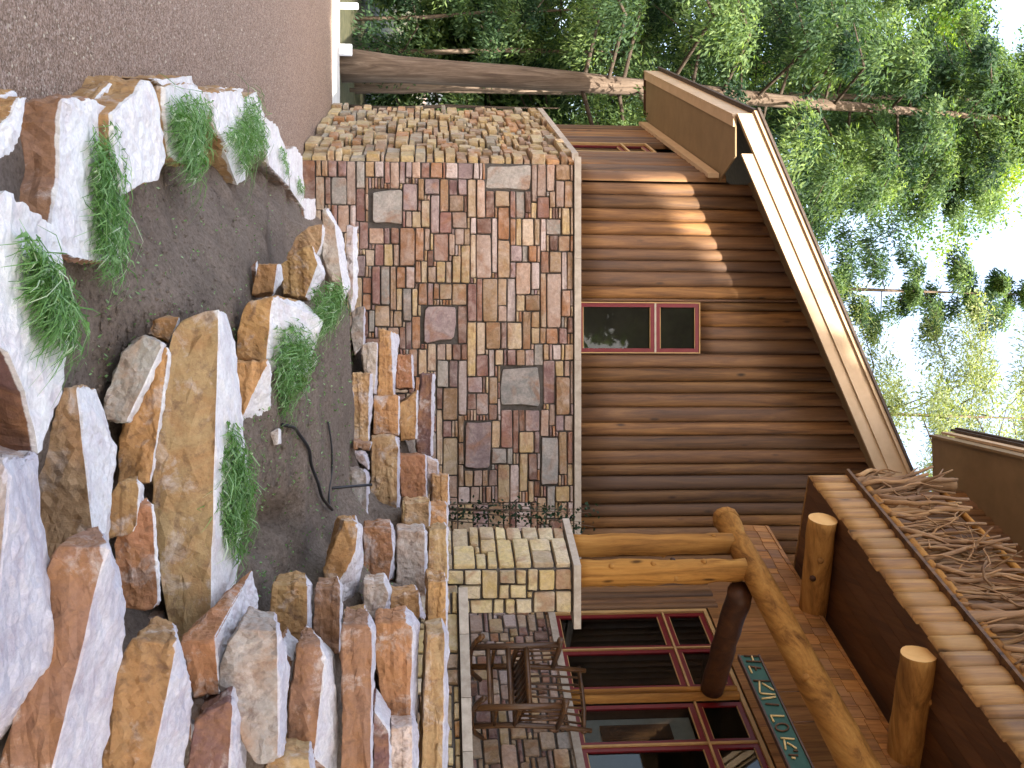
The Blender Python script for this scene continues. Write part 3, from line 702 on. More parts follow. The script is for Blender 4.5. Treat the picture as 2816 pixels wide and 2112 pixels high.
def stone_geo(poly, O, U, N, d, rr, inset=0.006):
    n = len(poly); cx = sum(p[0] for p in poly) / n; cy = sum(p[1] for p in poly) / n
    v = []; 
    w = max(p[0] for p in poly) - min(p[0] for p in poly); h = max(p[1] for p in poly) - min(p[1] for p in poly)
    tx, ty = rr.uniform(-.03, .03), rr.uniform(-.05, .05)
    def P(x, y, k): return O + U * x + Z * y + N * k
    for x, y in poly: v.append(P(x, y, -0.02))
    for x, y in poly: v.append(P(x, y, d * 0.7 + tx * (x - cx) + ty * (y - cy) + rr.uniform(-.003, .003)))
    for x, y in poly:
        fx = 1 - inset * 2.2 / max(w, .05); fy = 1 - inset * 2.2 / max(h, .05)
        x2, y2 = cx + (x - cx) * fx, cy + (y - cy) * fy
        v.append(P(x2, y2, d + tx * (x - cx) + ty * (y - cy) + rr.uniform(-.004, .004)))
    v.append(P(cx, cy, d + rr.uniform(-.004, .010)))
    f = []
    for r_ in (0, n):
        for k in range(n): f.append((r_ + k, r_ + (k + 1) % n, r_ + n + (k + 1) % n, r_ + n + k))
    for k in range(n): f.append((2 * n + k, 2 * n + (k + 1) % n, 3 * n))
    if U.cross(Z).dot(N) < 0: f = [tuple(reversed(t)) for t in f]
    return v, f
def stone_wall(part, O, U, N, rects, pal, rr, gap=0.012, dmin=0.02, dmax=0.045, limit=None, visible=None):
    """rects in wall coordinates; the largest become stones of their own, the rest one joined part"""
    items = []
    for rc in rects:
        if visible and not visible(O + U * ((rc[0] + rc[2]) / 2) + Z * ((rc[1] + rc[3]) / 2)): continue
        items.append(rc)
    items.sort(key=lambda rc: -(rc[2] - rc[0]) * (rc[3] - rc[1]))
    rest = MB(); rest_c = []
    for i, rc in enumerate(items):
        poly = stone_poly(*rc[:4], rr, gap, rc[4])
        v, f = stone_geo(poly, O, U, N, rr.uniform(dmin, dmax), rr)
        c = rr.choice(pal)
        if rc[4]: c = rr.choice([(0.30, 0.285, 0.26), (0.31, 0.22, 0.21), (0.33, 0.30, 0.26)])
        j = rr.uniform(.75, 1.2); c = tuple(min(.7, a * j) for a in c)
        if limit is not None and i >= limit:
            rest.add(v, f); rest_c += [c] * len(f); continue
        c0 = sum(v, Vector()) / len(v)
        o = mesh_obj('stone', [p - c0 for p in v], f, M['wall_stone'], None, False, c)
        o.location = c0; o.parent = part
        if part.parent: o.location = c0 - part.parent.location if False else c0
    return rest, rest_c

house = empty('log_house')
tag(house, 'log house with vertical log siding above a tall mixed stone base and tan roof edge', 'house')
YS = 12.9
C0 = at(1200, 447, YS); C0.z = 0
capz = at(1578, 447, YS).z
XR = 2.3
wallW = XR - C0.x
# front stone wall
fb = MB(); fb.box((C0.x, YS, 0), (wallW, 0, 0), (0, .2, 0), (0, 0, capz))
front_wall = fb.build('stone_wall', M['mortar'], house)
pre = []
for (v0, v1, u0, u1) in [(1336, 1458, 452, 532), (1015, 1107, 512, 628), (1159, 1263, 837, 940), (1378, 1494, 1003, 1123), (1275, 1349, 1153, 1295), (1485, 1534, 1207, 1342)]:
    a = at(v0, u0, YS); b_ = at(v1, u1, YS); pre.append((a.x - C0.x, a.z, b_.x - C0.x, b_.z))
rng = random.Random(11)
rects = pack(wallW, capz, 0.070, 0.0390, [3, 4, 5, 5, 6, 7, 7, 8, 10], [2, 2, 2, 3, 3, 3, 4, 5], rng, pre)
def vis_front(p):
    d = p - EYE; s = 1 / d.dot(fwd); px = 1408 + F * d.dot(upv) * s; py = 1056 + F * d.x * s
    lim = interp(py, [430, 560, 700, 860, 900, 1000, 1100, 1250, 1430], [760, 790, 830, 930, 930, 1000, 1080, 1140, 1180])
    return px > lim - 25 and py < 1490
stone_wall(front_wall, C0.copy(), A, Vector((0, -1, 0)), rects, SP, rng, 0.006, 0.018, 0.062, None, vis_front)
# left stone wall
LL = 4.75
lb = MB(); lb.box(C0 + A * 0.003 + B * 0.03, B * LL, A * .2, Z * capz)
left_wall = lb.build('stone_wall', M['mortar'], house)
rng = random.Random(12)
rects = pack(LL, capz, 0.12, 0.048, [2, 3, 3, 4, 5, 6], [2, 2, 3, 3, 4], rng)
rest, rest_c = stone_wall(left_wall, C0 + A * 0.003, B, NB, rects, SP_WARM, rng, 0.009, 0.02, 0.13, 60)
o = rest.build('stones', M['wall_stone_attr'], left_wall)
tag(o, kind='stuff')
ca = o.data.color_attributes.new('stone_col', 'FLOAT_COLOR', 'CORNER')
i = 0
for p, c in zip(o.data.polygons, rest_c):
    for li in p.loop_indices: ca.data[li].color = (*c, 1)
# caps
YL = 13.08                                       # log wall
cb = MB()
P0 = C0 + NB * 0.10 + Vector((0, -0.06, 0)); P0.z = capz
ch = 0.085
def slab_poly(name, pts, z0, z1, mat, parent):
    n = len(pts); v = [Vector((p[0], p[1], z0)) for p in pts] + [Vector((p[0], p[1], z1)) for p in pts]
    area = sum(pts[i][0] * pts[(i + 1) % n][1] - pts[(i + 1) % n][0] * pts[i][1] for i in range(n))
    f = [tuple(range(n))[::-1], tuple(range(n, 2 * n))] + [(i, (i + 1) % n, n + (i + 1) % n, n + i) for i in range(n)]
    if area < 0: f = [tuple(reversed(q_)) for q_ in f]
    return mesh_obj(name, v, f, mat, parent)
nseg = 4
for k in range(nseg):
    x0 = P0.x + (XR - P0.x) * k / nseg + (0.004 if k else 0); x1 = P0.x + (XR - P0.x) * (k + 1) / nseg
    y0 = YS - 0.075
    if k == 0: slab_poly('cap_stone', [(x0, y0), (x1, y0), (x1, YL + .02), (x0 + .18, YL + .02)], capz, capz + ch, M['cap'], house)
    else: slab_poly('cap_stone', [(x0, y0), (x1, y0), (x1, YL + .02), (x0, YL + .02)], capz, capz + ch, M['cap'], house)
Q0 = Vector((P0.x, YS - 0.075, 0))
for k in range(3):
    a = Q0 + B * (LL * k / 3 + 0.01 + (.25 if k == 0 else 0)); b_ = Q0 + B * (LL * (k + 1) / 3)
    slab_poly('cap_stone', [a, b_, b_ + A * .26, a + A * .26], capz, capz + ch, M['cap'], house)

# ------------------------------------------------------------------ siding and roof of the house
def half_log(name, base, top_z0, top_z1, U, N, w, depth, mat, parent, seed, rows=9):
    """a half-round upright log: base = lower left corner; top heights at both sides"""
    rr = random.Random(seed); n = 7
    v = []; f = []
    zb = base.z
    for r_ in range(rows):
        t = r_ / (rows - 1)
        for k in range(n):
            s = k / (n - 1)
            z = zb + ((top_z0 * (1 - s) + top_z1 * s) - zb) * t
            th = math.pi * s
            wob = 0.006 * noise.noise(Vector((seed * 5.3, z * 1.3, 0)))
            dd = depth * math.sin(th) ** 0.68 * (1 + 0.10 * noise.noise(Vector((seed, z * 2, s * 2))))
            v.append(base + U * (w * (0.5 - 0.5 * math.cos(th)) + wob) + N * dd + Z * (z - zb))
    for r_ in range(rows - 1):
        for k in range(n - 1):
            a = r_ * n + k; f.append((a, a + 1, a + 1 + n, a + n))
    f.append(tuple(range(n))[::-1])
    if U.cross(Z).dot(N) < 0: f = [tuple(reversed(q_)) for q_ in f]
    c0 = base.copy()
    o = mesh_obj(name, [p - c0 for p in v], f, mat, None, True)
    o.location = c0 - (parent.location if parent.type == 'EMPTY' else Vector()); o.parent = parent
    return o
YF = 12.30                                        # plane of the rake boards
ra = at(2041, 427, YF); rb = at(2413, 1301, YF)
slope = (rb.z - ra.z) / (rb.x - ra.x)
def rake_z(x): return ra.z + slope * (x - ra.x)   # lower edge of the rake boards
zc = capz + ch + 0.002
LCx = at(1700, 500, YL - .06).x
# windows of the front wall in photo pixels -> world
wa = at(1592, 833, YL - .05); wb = at(1922, 969, YL - .05)
WZ1 = wb.z
x = LCx; i = 0
core = MB(); core.add([(LCx, YL + .001, zc), (XR + .4, YL + .001, zc), (XR + .4, YL + .001, rake_z(XR + .4) + .3), (LCx, YL + .001, rake_z(LCx) + .3),
                       (LCx, YL + .2, zc), (XR + .4, YL + .2, zc), (XR + .4, YL + .2, rake_z(XR + .4) + .3), (LCx, YL + .2, rake_z(LCx) + .3)], [(0, 1, 2, 3), (7, 6, 5, 4), (0, 4, 5, 1), (1, 5, 6, 2), (2, 6, 7, 3), (3, 7, 4, 0)])
core.build('wall_sheathing', M['dark_wood'], house)
rl = random.Random(3)
edges = [LCx]
while edges[-1] < XR + 0.35: edges.append(edges[-1] + rl.uniform(0.145, 0.205))
for e0, e1 in zip(edges[:-1], edges[1:]):
    i += 1
    if e1 > wa.x - .01 and e0 < wb.x + .01:       # above the window
        parts = []
        if e0 < wa.x - .03: half_log('siding_log', Vector((e0, YL, zc)), rake_z(e0) + .3, rake_z(wa.x) + .3, A, Vector((0, -1, 0)), wa.x - .02 - e0, .05, M['siding'], house, i)
        l0, l1 = max(e0, wa.x - .02), min(e1, wb.x + .02)
        half_log('siding_log', Vector((l0, YL, WZ1 + .025)), rake_z(l0) + .3, rake_z(l1) + .3, A, Vector((0, -1, 0)), l1 - l0, .06, M['siding'], house, i)
        if e1 > wb.x + .03: half_log('siding_log', Vector((wb.x + .02, YL, zc)), rake_z(e0) + .3, rake_z(e1) + .3, A, Vector((0, -1, 0)), e1 - wb.x - .02, .05, M['siding'], house, i)
        continue
    half_log('siding_log', Vector((e0, YL, zc)), rake_z(e0) + .3, rake_z(e1) + .3, A, Vector((0, -1, 0)), e1 - e0, .062, M['siding'], house, i)
# left log wall, along B
LW0 = Vector((LCx - 0.02, YL - 0.03, zc))
eave_lo = at(2051, 330, YF).z - 0.30
ltop = ra.z + 0.02
lwl = at(1700, 316, 17.2)
b = MB(); b.box(LW0 + A * .05 + B * .02, B * 4.55, A * .15, Z * (ltop - zc + .1)); b.build('wall_sheathing', M['dark_wood'], house)
t = 0.0
while t < 4.5:
    w = rl.uniform(.20, .30); i += 1
    if not (1.75 < t + w / 2 < 2.65):
        half_log('siding_log', LW0 + B * t, ltop, ltop, B, NB, min(w, 4.6 - t), .085 if t else .10, M['siding'], house, i)
    t += w
def window(parent, O, U, N, w, h, fr=0.045, name='window', blind=False):
    """sash with frame bars and a pane; O lower left corner on the wall"""
    wd = empty(name); wd.parent = parent
    t = 0.03
    for (o_, du, dv) in ((O, w, fr), (O + Z * (h - fr), w, fr)):
        m = MB(); m.box(o_ + N * .0, U * du, -N * t, Z * dv); m.build('sash_bar', M['red'], wd)
    for o_ in (O + Z * fr, O + Z * fr + U * (w - fr)):
        m = MB(); m.box(o_, U * fr, -N * t, Z * (h - 2 * fr)); m.build('sash_bar', M['red'], wd)
    g2 = fr * .25                                    # thin tan bead
    for (o_, du, dv) in ((O + U * fr + Z * fr, w - 2 * fr, .010), (O + U * fr + Z * (h - fr - .010), w - 2 * fr, .010)):
        m = MB(); m.box(o_ - N * .006, U * du, -N * .018, Z * dv); m.build('glazing_bead', M['trim'], wd)
    m = MB(); q0 = O + U * fr + Z * fr - N * .02
    m.add([q0, q0 + U * (w - 2 * fr), q0 + U * (w - 2 * fr) + Z * (h - 2 * fr), q0 + Z * (h - 2 * fr)], [(0, 1, 2, 3)] if U.cross(Z).dot(N) > 0 else [(3, 2, 1, 0)])
    m.build('pane', M['glass'], wd)
    return wd
NF = Vector((0, -1, 0))
wO = Vector((wa.x, YL - .055, wa.z)); ww = wb.x - wa.x
zs = at(1802, 900, YL - .055).z
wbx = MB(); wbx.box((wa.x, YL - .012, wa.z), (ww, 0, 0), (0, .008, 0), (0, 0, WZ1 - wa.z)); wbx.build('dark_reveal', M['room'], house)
window(house, wO, A, NF, ww, zs - wa.z - .012, .05)
window(house, wO + Z * (zs - wa.z + .012), A, NF, ww, WZ1 - zs - .012, .05)
for (o_, u_, z_) in ((Vector((wa.x, YL - .062, zs - .012)), ww, .024), (Vector((wa.x - .014, YL - .066, WZ1)), ww + .028, .014)):
    m = MB(); m.box(o_, A * u_, Vector((0, .05, 0)), Z * z_); m.build('window_trim', M['cap'] if z_ == .024 else M['trim'], house)
for x0 in (wa.x - .014, wb.x + .002):
    m = MB(); m.box((x0, YL - .066, wa.z), A * .012, (0, .05, 0), Z * (WZ1 - wa.z)); m.build('window_trim', M['trim'], house)
# side window
sw0 = LW0 + B * 1.85 + Z * .02
m = MB(); m.box(sw0 + A * .01, B * .75, A * .008, Z * 1.35); m.build('dark_reveal', M['room'], house)
window(house, sw0 + NB * .04 , B, NB, .72, .98, .05); window(house, sw0 + NB * .04 + Z * 1.0, B, NB, .72, .36, .05)
for zz, hh in ((.975, .03), (1.36, .035)):
    m = MB(); m.box(sw0 + NB * .05 + Z * zz, B * .74, NB * .03, Z * hh); m.build('window_trim', M['trim'], house)
for tt in (-.05, .725):
    m = MB(); m.box(sw0 + NB * .03 + B * tt, B * .045, NB * .05, Z * 1.39); m.build('window_trim', M['trim'], house)

# roof: rake boards, eave, soffit, top
roof = empty('roof'); roof.parent = house
pk = 2.1                                             # where the ridge is
eL = at(2051, 318, YF); eL.z = rake_z(eL.x)          # lower left corner of the rake
h1, h2 = 0.17, 0.20                                  # lower and upper rake boards
def rake_board(name, x0, x1, dz0, dz1, y0, y1, mat, lead=0.0):
    v = []
    for (xx, yy) in ((x0, y0), (x1, y0), (x1, y1), (x0, y1)): v.append(Vector((xx, yy, rake_z(xx) + dz0)))
    for (xx, yy) in ((x0, y0), (x1, y0), (x1, y1), (x0, y1)): v.append(Vector((xx - lead if xx == x0 else xx, yy, rake_z(xx - lead if xx == x0 else xx) + dz1)))
    m = MB(); m.hexa(v); return m.build(name, mat, roof)
x_a = ra.x - 0.02
rake_board('rake_board', x_a, pk, 0.0, h1, YF, YF + .04, M['fascia'])
rake_board('rake_board', eL.x - .02, pk, h1 - .012, h1 + h2, YF - .025, YF + .04, M['fascia'])
rake_board('rake_trim', eL.x - .05, pk, h1 + h2 + .002, h1 + h2 + .05, YF - .06, YF + .04, M['fascia'])
rake_board('shingle_edge', eL.x - .08, pk, h1 + h2 + .052, h1 + h2 + .085, YF - .085, YF + .02, M['roofing'])
# roof slabs, oblique: front edge on the rake, running back along B
def roof_slab(x0, x1, z_off, th, mat, name, back=5.75, f0=0.02):
    v = []
    for dz in (0, th):
        for (xx, tt) in ((x0, f0), (x1, f0), (x1, back), (x0, back)):
            v.append(Vector((xx, YF, rake_z(xx) + z_off + dz)) + B * tt)
    m = MB(); m.hexa(v); return m.build(name, mat, roof)
roof_slab(eL.x - .08, pk, h1 + h2 + .03, .05, M['roofing'], 'roofing')
m = MB(); v = []
zr = rake_z(pk) + h1 + h2 + .03
for dz in (0, .05):
    for (xx, tt, zz) in ((pk, .02, zr), (pk + 3.2, .02, zr - slope * 3.2), (pk + 3.2, 5.75, zr - slope * 3.2), (pk, 5.75, zr)):
        v.append(Vector((xx, YF, zz + dz)) + B * tt)
m.hexa(v); m.build('roofing', M['roofing'], roof)
# soffit below the roof along the rake, and level soffit along the eave
zE = rake_z(eL.x) + h1 - .01
ex0 = eL.x
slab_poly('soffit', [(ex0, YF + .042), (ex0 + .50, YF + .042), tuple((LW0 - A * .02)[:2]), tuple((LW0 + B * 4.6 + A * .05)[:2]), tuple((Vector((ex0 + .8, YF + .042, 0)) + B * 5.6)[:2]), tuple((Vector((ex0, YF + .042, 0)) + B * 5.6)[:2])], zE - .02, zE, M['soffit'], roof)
m = MB(); m.box(Vector((ex0, YF + .043, zE - .045)), B * 5.6, A * .13, Z * .023); m.build('eave_board', M['fascia'], roof)
m = MB(); m.box(Vector((ex0 - .03, YF + .042, zE - .055)), B * 5.6, A * .03, Z * .27); m.build('eave_board', M['fascia'], roof)
m = MB(); m.box(Vector((ex0 - .06, YF + .03, zE + .217)), B * 5.6, A * .06, Z * .04); m.build('shingle_edge', M['roofing'], roof)
m = MB(); m.box(LW0 + NB * .13 + B * -.05 + Z * (zE - .022 - zc - .17), B * 4.7, A * .06, Z * .148); m.build('frieze_board', M['fascia'], roof)
m = MB(); m.box(Vector((ex0, YF + .05, zE - .05)) + B * 5.6, A * .75, B * .05, Z * .5); m.build('eave_return', M['dark_wood'], roof)
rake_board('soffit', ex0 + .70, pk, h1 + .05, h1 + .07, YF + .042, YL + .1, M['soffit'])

# ------------------------------------------------------------------ the window wall of the porch, the upper wing
WP = at(1524, 1696, 12.2); WP.z = 0
def wpt(px, py): return on_plane(px, py, WP, NB)
def wt(p): return (p - WP).dot(-B)                 # distance along the wall, towards the camera
sill_z = at(1524, 1696, 12.2).z
floor_z = 1.98
T0, T1 = -0.72, 5.5
Wp = lambda t, z: Vector((WP.x, WP.y, 0)) - B * t + Z * z
m = MB(); m.box(Wp(T0, floor_z - 1.9), -B * (T1 - T0), -NB * .25, Z * (sill_z - floor_z + 1.82)); sillwall = m.build('stone_wall', M['mortar'], house)
rng = random.Random(21)
rects = pack(4.0, sill_z - floor_z - .08, 0.085, 0.058, [2, 3, 3, 4, 5], [1, 2, 2, 3], rng)
stone_wall(sillwall, Wp(-.7, floor_z), -B, NB, rects, SP, rng, .013, .02, .045)
k = 0
while k * 1.1 < 5.2:
    m = MB(); m.box(Wp(T0 + .3 + k * 1.1, sill_z - .08) + NB * .09, -B * 1.095, -NB * .2, Z * .08); m.build('cap_stone', M['cap'], house); k += 1
# siding left of the windows and above them
ta = wt(wpt(1700, 1684)); top1 = wpt(1931, 1683).z; top2 = wpt(2032, 1915).z
wtop = 0.5 * (top1 + top2); wmid = 0.5 * (wpt(1829, 1690).z + wpt(1935, 2030).z)
i = 400; t = T0
while t < ta - .05:
    w = min(.13, ta - .03 - t); i += 1
    half_log('siding_log', Wp(t, sill_z + .002), 5.2, 5.2, -B, NB, w, .05, M['siding'], house, i); t += w
m = MB(); m.box(Wp(T0, wtop + .06) - NB * .02, -B * (T1 - T0), -NB * .2, Z * 1.4); m.build('wall_sheathing', M['dark_wood'], house)
m = MB(); m.box(Wp(ta - .5, sill_z - .02) - NB * .06, -B * .45, -NB * .15, Z * (wtop - sill_z + .1)); m.build('wall_sheathing', M['dark_wood'], house)
# planks above the windows
t = T0
while t < T1 - .3:
    w = rl.uniform(.18, .3); m = MB(); m.box(Wp(t, wtop + .075), -B * (w - .006), NB * .02, Z * .9); m.build('header_plank', M['shingle'], house); t += w
ts = [ta + .03, wt(wpt(1700, 1787)), wt(wpt(1700, 1899)), wt(wpt(1700, 1937)), wt(wpt(1700, 2053)), wt(wpt(1700, 2053)) + 1.0]
wins = [(ts[0], ts[1]), (ts[1], ts[2]), (ts[3], ts[4]), (ts[4], ts[5])]
for (t0, t1) in wins:
    g2 = .014
    window(house, Wp(t0 + g2, sill_z + .005), -B, NB, t1 - t0 - 2 * g2, wmid - sill_z - .02, .055)
    window(house, Wp(t0 + g2, wmid + .015), -B, NB, t1 - t0 - 2 * g2, wtop - wmid - .015, .055)
def wtrim(t, w, z0, z1, mat='trim', dn=.03):
    m = MB(); m.box(Wp(t, z0) - NB * .03, -B * w, NB * (.03 + dn), Z * (z1 - z0)); m.build('window_trim', M[mat], house)
wtrim(ts[0] - .035, .047, sill_z + .002, wtop); wtrim(ts[1] - .012, .024, sill_z + .002, wtop, dn=.02)
wtrim(ts[4] - .012, .024, sill_z + .002, wtop, dn=.02); wtrim(ts[5] - .012, .05, sill_z + .002, wtop)
for (t0, t1) in ((ts[0], ts[2]), (ts[3], ts[5])):
    m = MB(); m.box(Wp(t0 + .014, wmid - .012) - NB * .02, -B * (t1 - t0 - .028), NB * .045, Z * .024); m.build('window_trim', M['trim'], house)
wtrim(ts[0] - .035, ts[5] - ts[0] + .08, wtop + .002, wtop + .045)
for q_ in range(2):                                   # a pair of slim half logs between the windows
    tt = ts[2] + .014 + q_ * (ts[3] - ts[2] - .028) / 2
    half_log('siding_log', Wp(tt, sill_z + .004), wtop - .002, wtop - .002, -B, NB, (ts[3] - ts[2] - .03) / 2, .07, M['peeled'], house, 500 + q_)
# the dim room behind the glass
r0 = Wp(ta - .1, sill_z - .3) - NB * .4
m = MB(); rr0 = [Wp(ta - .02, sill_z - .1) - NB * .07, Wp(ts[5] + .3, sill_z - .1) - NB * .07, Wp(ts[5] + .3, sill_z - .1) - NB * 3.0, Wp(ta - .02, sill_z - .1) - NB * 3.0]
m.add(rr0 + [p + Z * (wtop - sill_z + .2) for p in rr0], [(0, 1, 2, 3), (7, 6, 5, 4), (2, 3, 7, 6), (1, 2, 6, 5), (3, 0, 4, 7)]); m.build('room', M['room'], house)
# pale blinds behind the third window, a bright picture behind the second
b0 = Wp(ts[3] + .12, sill_z + .02) - NB * .10
m = MB(); m.box(b0, -B * (ts[4] - ts[3] - .2), -NB * .01, Z * (wmid - sill_z - .1)); m.build('window_blind', M['curtain'], house)
m = MB(); m.box(b0 + NB * .03 - B * .12 + Z * .25, -B * .22, -NB * .012, Z * .75); m.build('coat', M['dark_wood'], house)
p_ = wpt(1650, 1840)
m = MB(); m.box(Wp(wt(p_) - .10, p_.z - .12) - NB * .35, -B * .2, -NB * .01, Z * .17); m.build('picture', M['curtain'], house)
# upper wing: wall behind the balcony and the roof over it
UZ = 7.9
up_p = on_z(2705, 1421, UZ); up_c = on_z(2562, 1202, UZ)
t = -0.55
k = 700
while t < 6.0:
    w = rl.uniform(.17, .22); k += 1
    half_log('siding_log', Vector((up_p.x, up_p.y, 6.1)) - B * t, UZ, UZ, -B, NB, w, .06, M['siding'], house, k); t += w
m = MB(); m.box(Vector((up_p.x, up_p.y, 6.1)) + B * .5 - NB * .01, -B * 6.5, -NB * .2, Z * (UZ - 6.1)); m.build('wall_sheathing', M['dark_wood'], house)
e_dir = Vector((0.066, -1, 0)).normalized()
pA = up_c; pB = up_c + e_dir * 8.0; pC = Vector((up_p.x, up_p.y, UZ)) - B * 7 - NB * .3; pD = Vector((up_c.x + 2.6, up_c.y - .15, UZ))
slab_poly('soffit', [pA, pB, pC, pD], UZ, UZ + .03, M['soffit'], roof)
n_e = Vector((-e_dir.y, e_dir.x, 0));  n_e = n_e if n_e.x < 0 else -n_e
for (o1, z0, z1) in ((.0, -.03, .13), (.035, .132, .25), (.07, .252, .29)):
    m = MB(); m.box(pA + n_e * o1 + Z * z0 - e_dir * .02, e_dir * 8.0, n_e * .03, Z * (z1 - z0)); m.build('eave_board', M['soffit'] if z1 < .2 else M['fascia'] if z1 < .27 else M['roofing'], roof)
slab_poly('roofing', [pA + n_e * .12, pB + n_e * .12, pC, pD], UZ + .30, UZ + .36, M['roofing'], roof)

# ------------------------------------------------------------------ stone pier with two log posts
pier_near = at(1596, 1561, 9.70); pier_z = pier_near.z
pn = Vector((pier_near.x, 9.70, 0)); 
pw, pd = 0.515, 0.80
pier = empty('stone_pier', (pn.x, pn.y, 1.2))
tag(pier, 'square pier of pale yellowish stones with a cut cap, carrying two log posts', 'stone pier')
ins = .045
c_ = pn + A * ins * .6 + B * ins
m = MB(); m.box(Vector((c_.x, c_.y, 1.2)), A * (pw - 2 * ins), B * (pd - 2 * ins), Z * (pier_z - 1.2 - .07)); core = m.build('pier_core', M['mortar'], pier)
rng = random.Random(33)
def pier_face(O, U, N, W):
    H = pier_z - .07 - 1.35
    rects = pack(W, H, W / 6, .055, [2, 2, 3, 4], [2, 2, 3, 3, 4], rng)
    for rc in rects:
        poly = stone_poly(*rc[:4], rng, .008, False)
        v, f = stone_geo(poly, O, U, N, rng.uniform(.035, .06), rng)
        c0 = sum(v, Vector()) / len(v); j = rng.uniform(.9, 1.2)
        c = rng.choice([(0.52, 0.40, 0.18), (0.56, 0.45, 0.24), (0.48, 0.35, 0.15), (0.42, 0.33, 0.20), (0.54, 0.45, 0.28)])
        o = mesh_obj('stone', [p - c0 for p in v], f, M['wall_stone'], None, False, tuple(a * j for a in c))
        o.location = c0 - pier.location; o.parent = pier
base_z = 1.35
pier_face(Vector((c_.x, c_.y, base_z)), A, NF, pw - 2 * ins)
pier_face(Vector((c_.x, c_.y, base_z)), B, NB, pd - 2 * ins)
e_ = .05
slab_poly('cap_stone', [tuple((pn - A * e_ - B * e_)), tuple(pn + A * (pw + e_) - B * e_), tuple(pn + A * (pw + e_) + B * (pd + e_)), tuple(pn - A * e_ + B * (pd + e_))], pier_z - .07, pier_z, M['cap'], None)
bpy.data.objects['cap_stone'] if False else None
capo = COL.objects[-1]; capo.parent = pier; capo.location = -pier.location

porch = empty('porch')
tag(porch, 'log porch with shingled header, cantilevered balcony rim of half logs and stone floor edge', 'porch')
# floor slab with its stone face below
s0 = at(1272, 1615, 9.55); s1_dir = (at(1302, 2108, 8.35) - at(1290, 1615, 9.55)); s1_dir.z = 0; s1_dir.normalize()
s0 = Vector((s0.x, s0.y, 0))
ns = Vector((s1_dir.y, -s1_dir.x, 0))
if ns.y > 0: ns = -ns
k = 0; tt = 0.0
while tt < 5.2:
    L = [0.5, .62, .48, .7, .55, .6, .8, .7, .6][k % 9]
    m = MB(); m.box(s0 + s1_dir * tt + Z * (floor_z - .085), s1_dir * (L - .006), -ns * .4, Z * .085); m.build('edge_slab', [M['cap'], M['cap'], M['cap']][k % 3], porch); tt += L; k += 1
slab_poly('floor_slab', [tuple(s0 - ns * .40), tuple(s0 - ns * .40 + s1_dir * 5.2), tuple(Wp(4.5, 0) + NB * .02), tuple(Wp(T0, 0) + NB * .02), (pn.x + pw + .06, pn.y + pd, 0)], floor_z - .09, floor_z - .006, M['cap'], porch)
m = MB(); m.box(s0 - ns * .10 + Z * .9, s1_dir * 5.2, -ns * .2, Z * (floor_z - .09 - .9)); base = m.build('base_wall', M['mortar'], porch)
rng = random.Random(44)
rects = pack(3.2, .42, .08, .06, [2, 3, 4, 5], [1, 2, 2, 3], rng)
stone_wall(base, s0 - ns * .10 + Z * (floor_z - .095 - .42), s1_dir, ns, rects, SP_WARM, rng, .013, .02, .05)

# posts, beam, cross beam, joists
def log(name, pts_, rads, mat, parent, seed, n=14, rough=.12, ends=True, knots=0, bark=False):
    m = MB(); N_ = 16
    P = [Vector(p) for p in pts_]; full = []; rr_ = []
    for k in range(N_ + 1):
        t = k / N_ * (len(P) - 1); i0 = min(int(t), len(P) - 2); f_ = t - i0
        p = P[i0].lerp(P[i0 + 1], f_); r_ = rads[i0] * (1 - f_) + rads[i0 + 1] * f_
        full.append(p + Vector((noise.noise(Vector((seed, k * .3, 0))), noise.noise(Vector((seed, k * .3, 5))), noise.noise(Vector((seed, k * .3, 9))))) * r_ * .10)
        rr_.append(r_ * (1 + .04 * noise.noise(Vector((seed * 2.2, k * .6, 1)))))
    m.tube(full, rr_, n, True, seed, rough)
    c0 = P[0].copy()
    me_v = [v - c0 for v in m.v]
    o = mesh_obj(name, me_v, m.f, mat, None, True); o.location = c0 - parent.location; o.parent = parent
    o.data.materials.append(M['end_grain'])
    if ends:
        for p in list(o.data.polygons)[-2:]: p.material_index = 1; p.use_smooth = False
    rr = random.Random(seed)
    for _ in range(knots):
        k = rr.randrange(2, N_ - 1); d = full[k + 1] - full[k - 1]; a = d.orthogonal().normalized(); a.rotate(Matrix.Rotation(rr.uniform(0, 6.28), 3, d.normalized()))
        kb = MB(); kb.tube([full[k] + a * rr_[k] * .8, full[k] + a * rr_[k] * 1.06, full[k] + a * rr_[k] * 1.14], [rr_[k] * .30, rr_[k] * .22, rr_[k] * .12], 7)
        kb.build('knot', M['dark_wood'] if rr.random() < .4 else mat, parent if False else None, True)
        ko = COL.objects[-1]; ko.parent = o; ko.location = -(c0) + Vector()
    return o
bm_l = at(1997, 1430, 10.77)
beam_z = bm_l.z
bm_end = bm_l - B * 6.5
log('beam', [bm_l, bm_l - B * .35, bm_l - B * 2.5, bm_end], [.135, .125, .14, .175], M['peeled_y'], porch, 3, 16, .10, True, 6)
# rounded butt of the beam
m = MB(); bb = B * 1.0
m.tube([bm_l - B * .05, bm_l + B * .02, bm_l + B * .07, bm_l + B * .10], [.142, .148, .13, .085], 14, True, 5, .1); m.build('beam_butt', M['peeled_y'], porch, True)
c1 = at(1610, 1500, 10.28); c2 = at(1610, 1576, 9.84)
for (c, r0_, r1_, sd, kn) in ((c1, .118, .105, 11, 3), (c2, .135, .115, 12, 9)):
    # stand on the cap, end in the beam
    log('post', [(c.x, c.y, pier_z + .001), (c.x, c.y, beam_z - .09)], [r0_, r1_], M['peeled'], porch, sd, 16, .14 if sd == 11 else .22, False, kn)
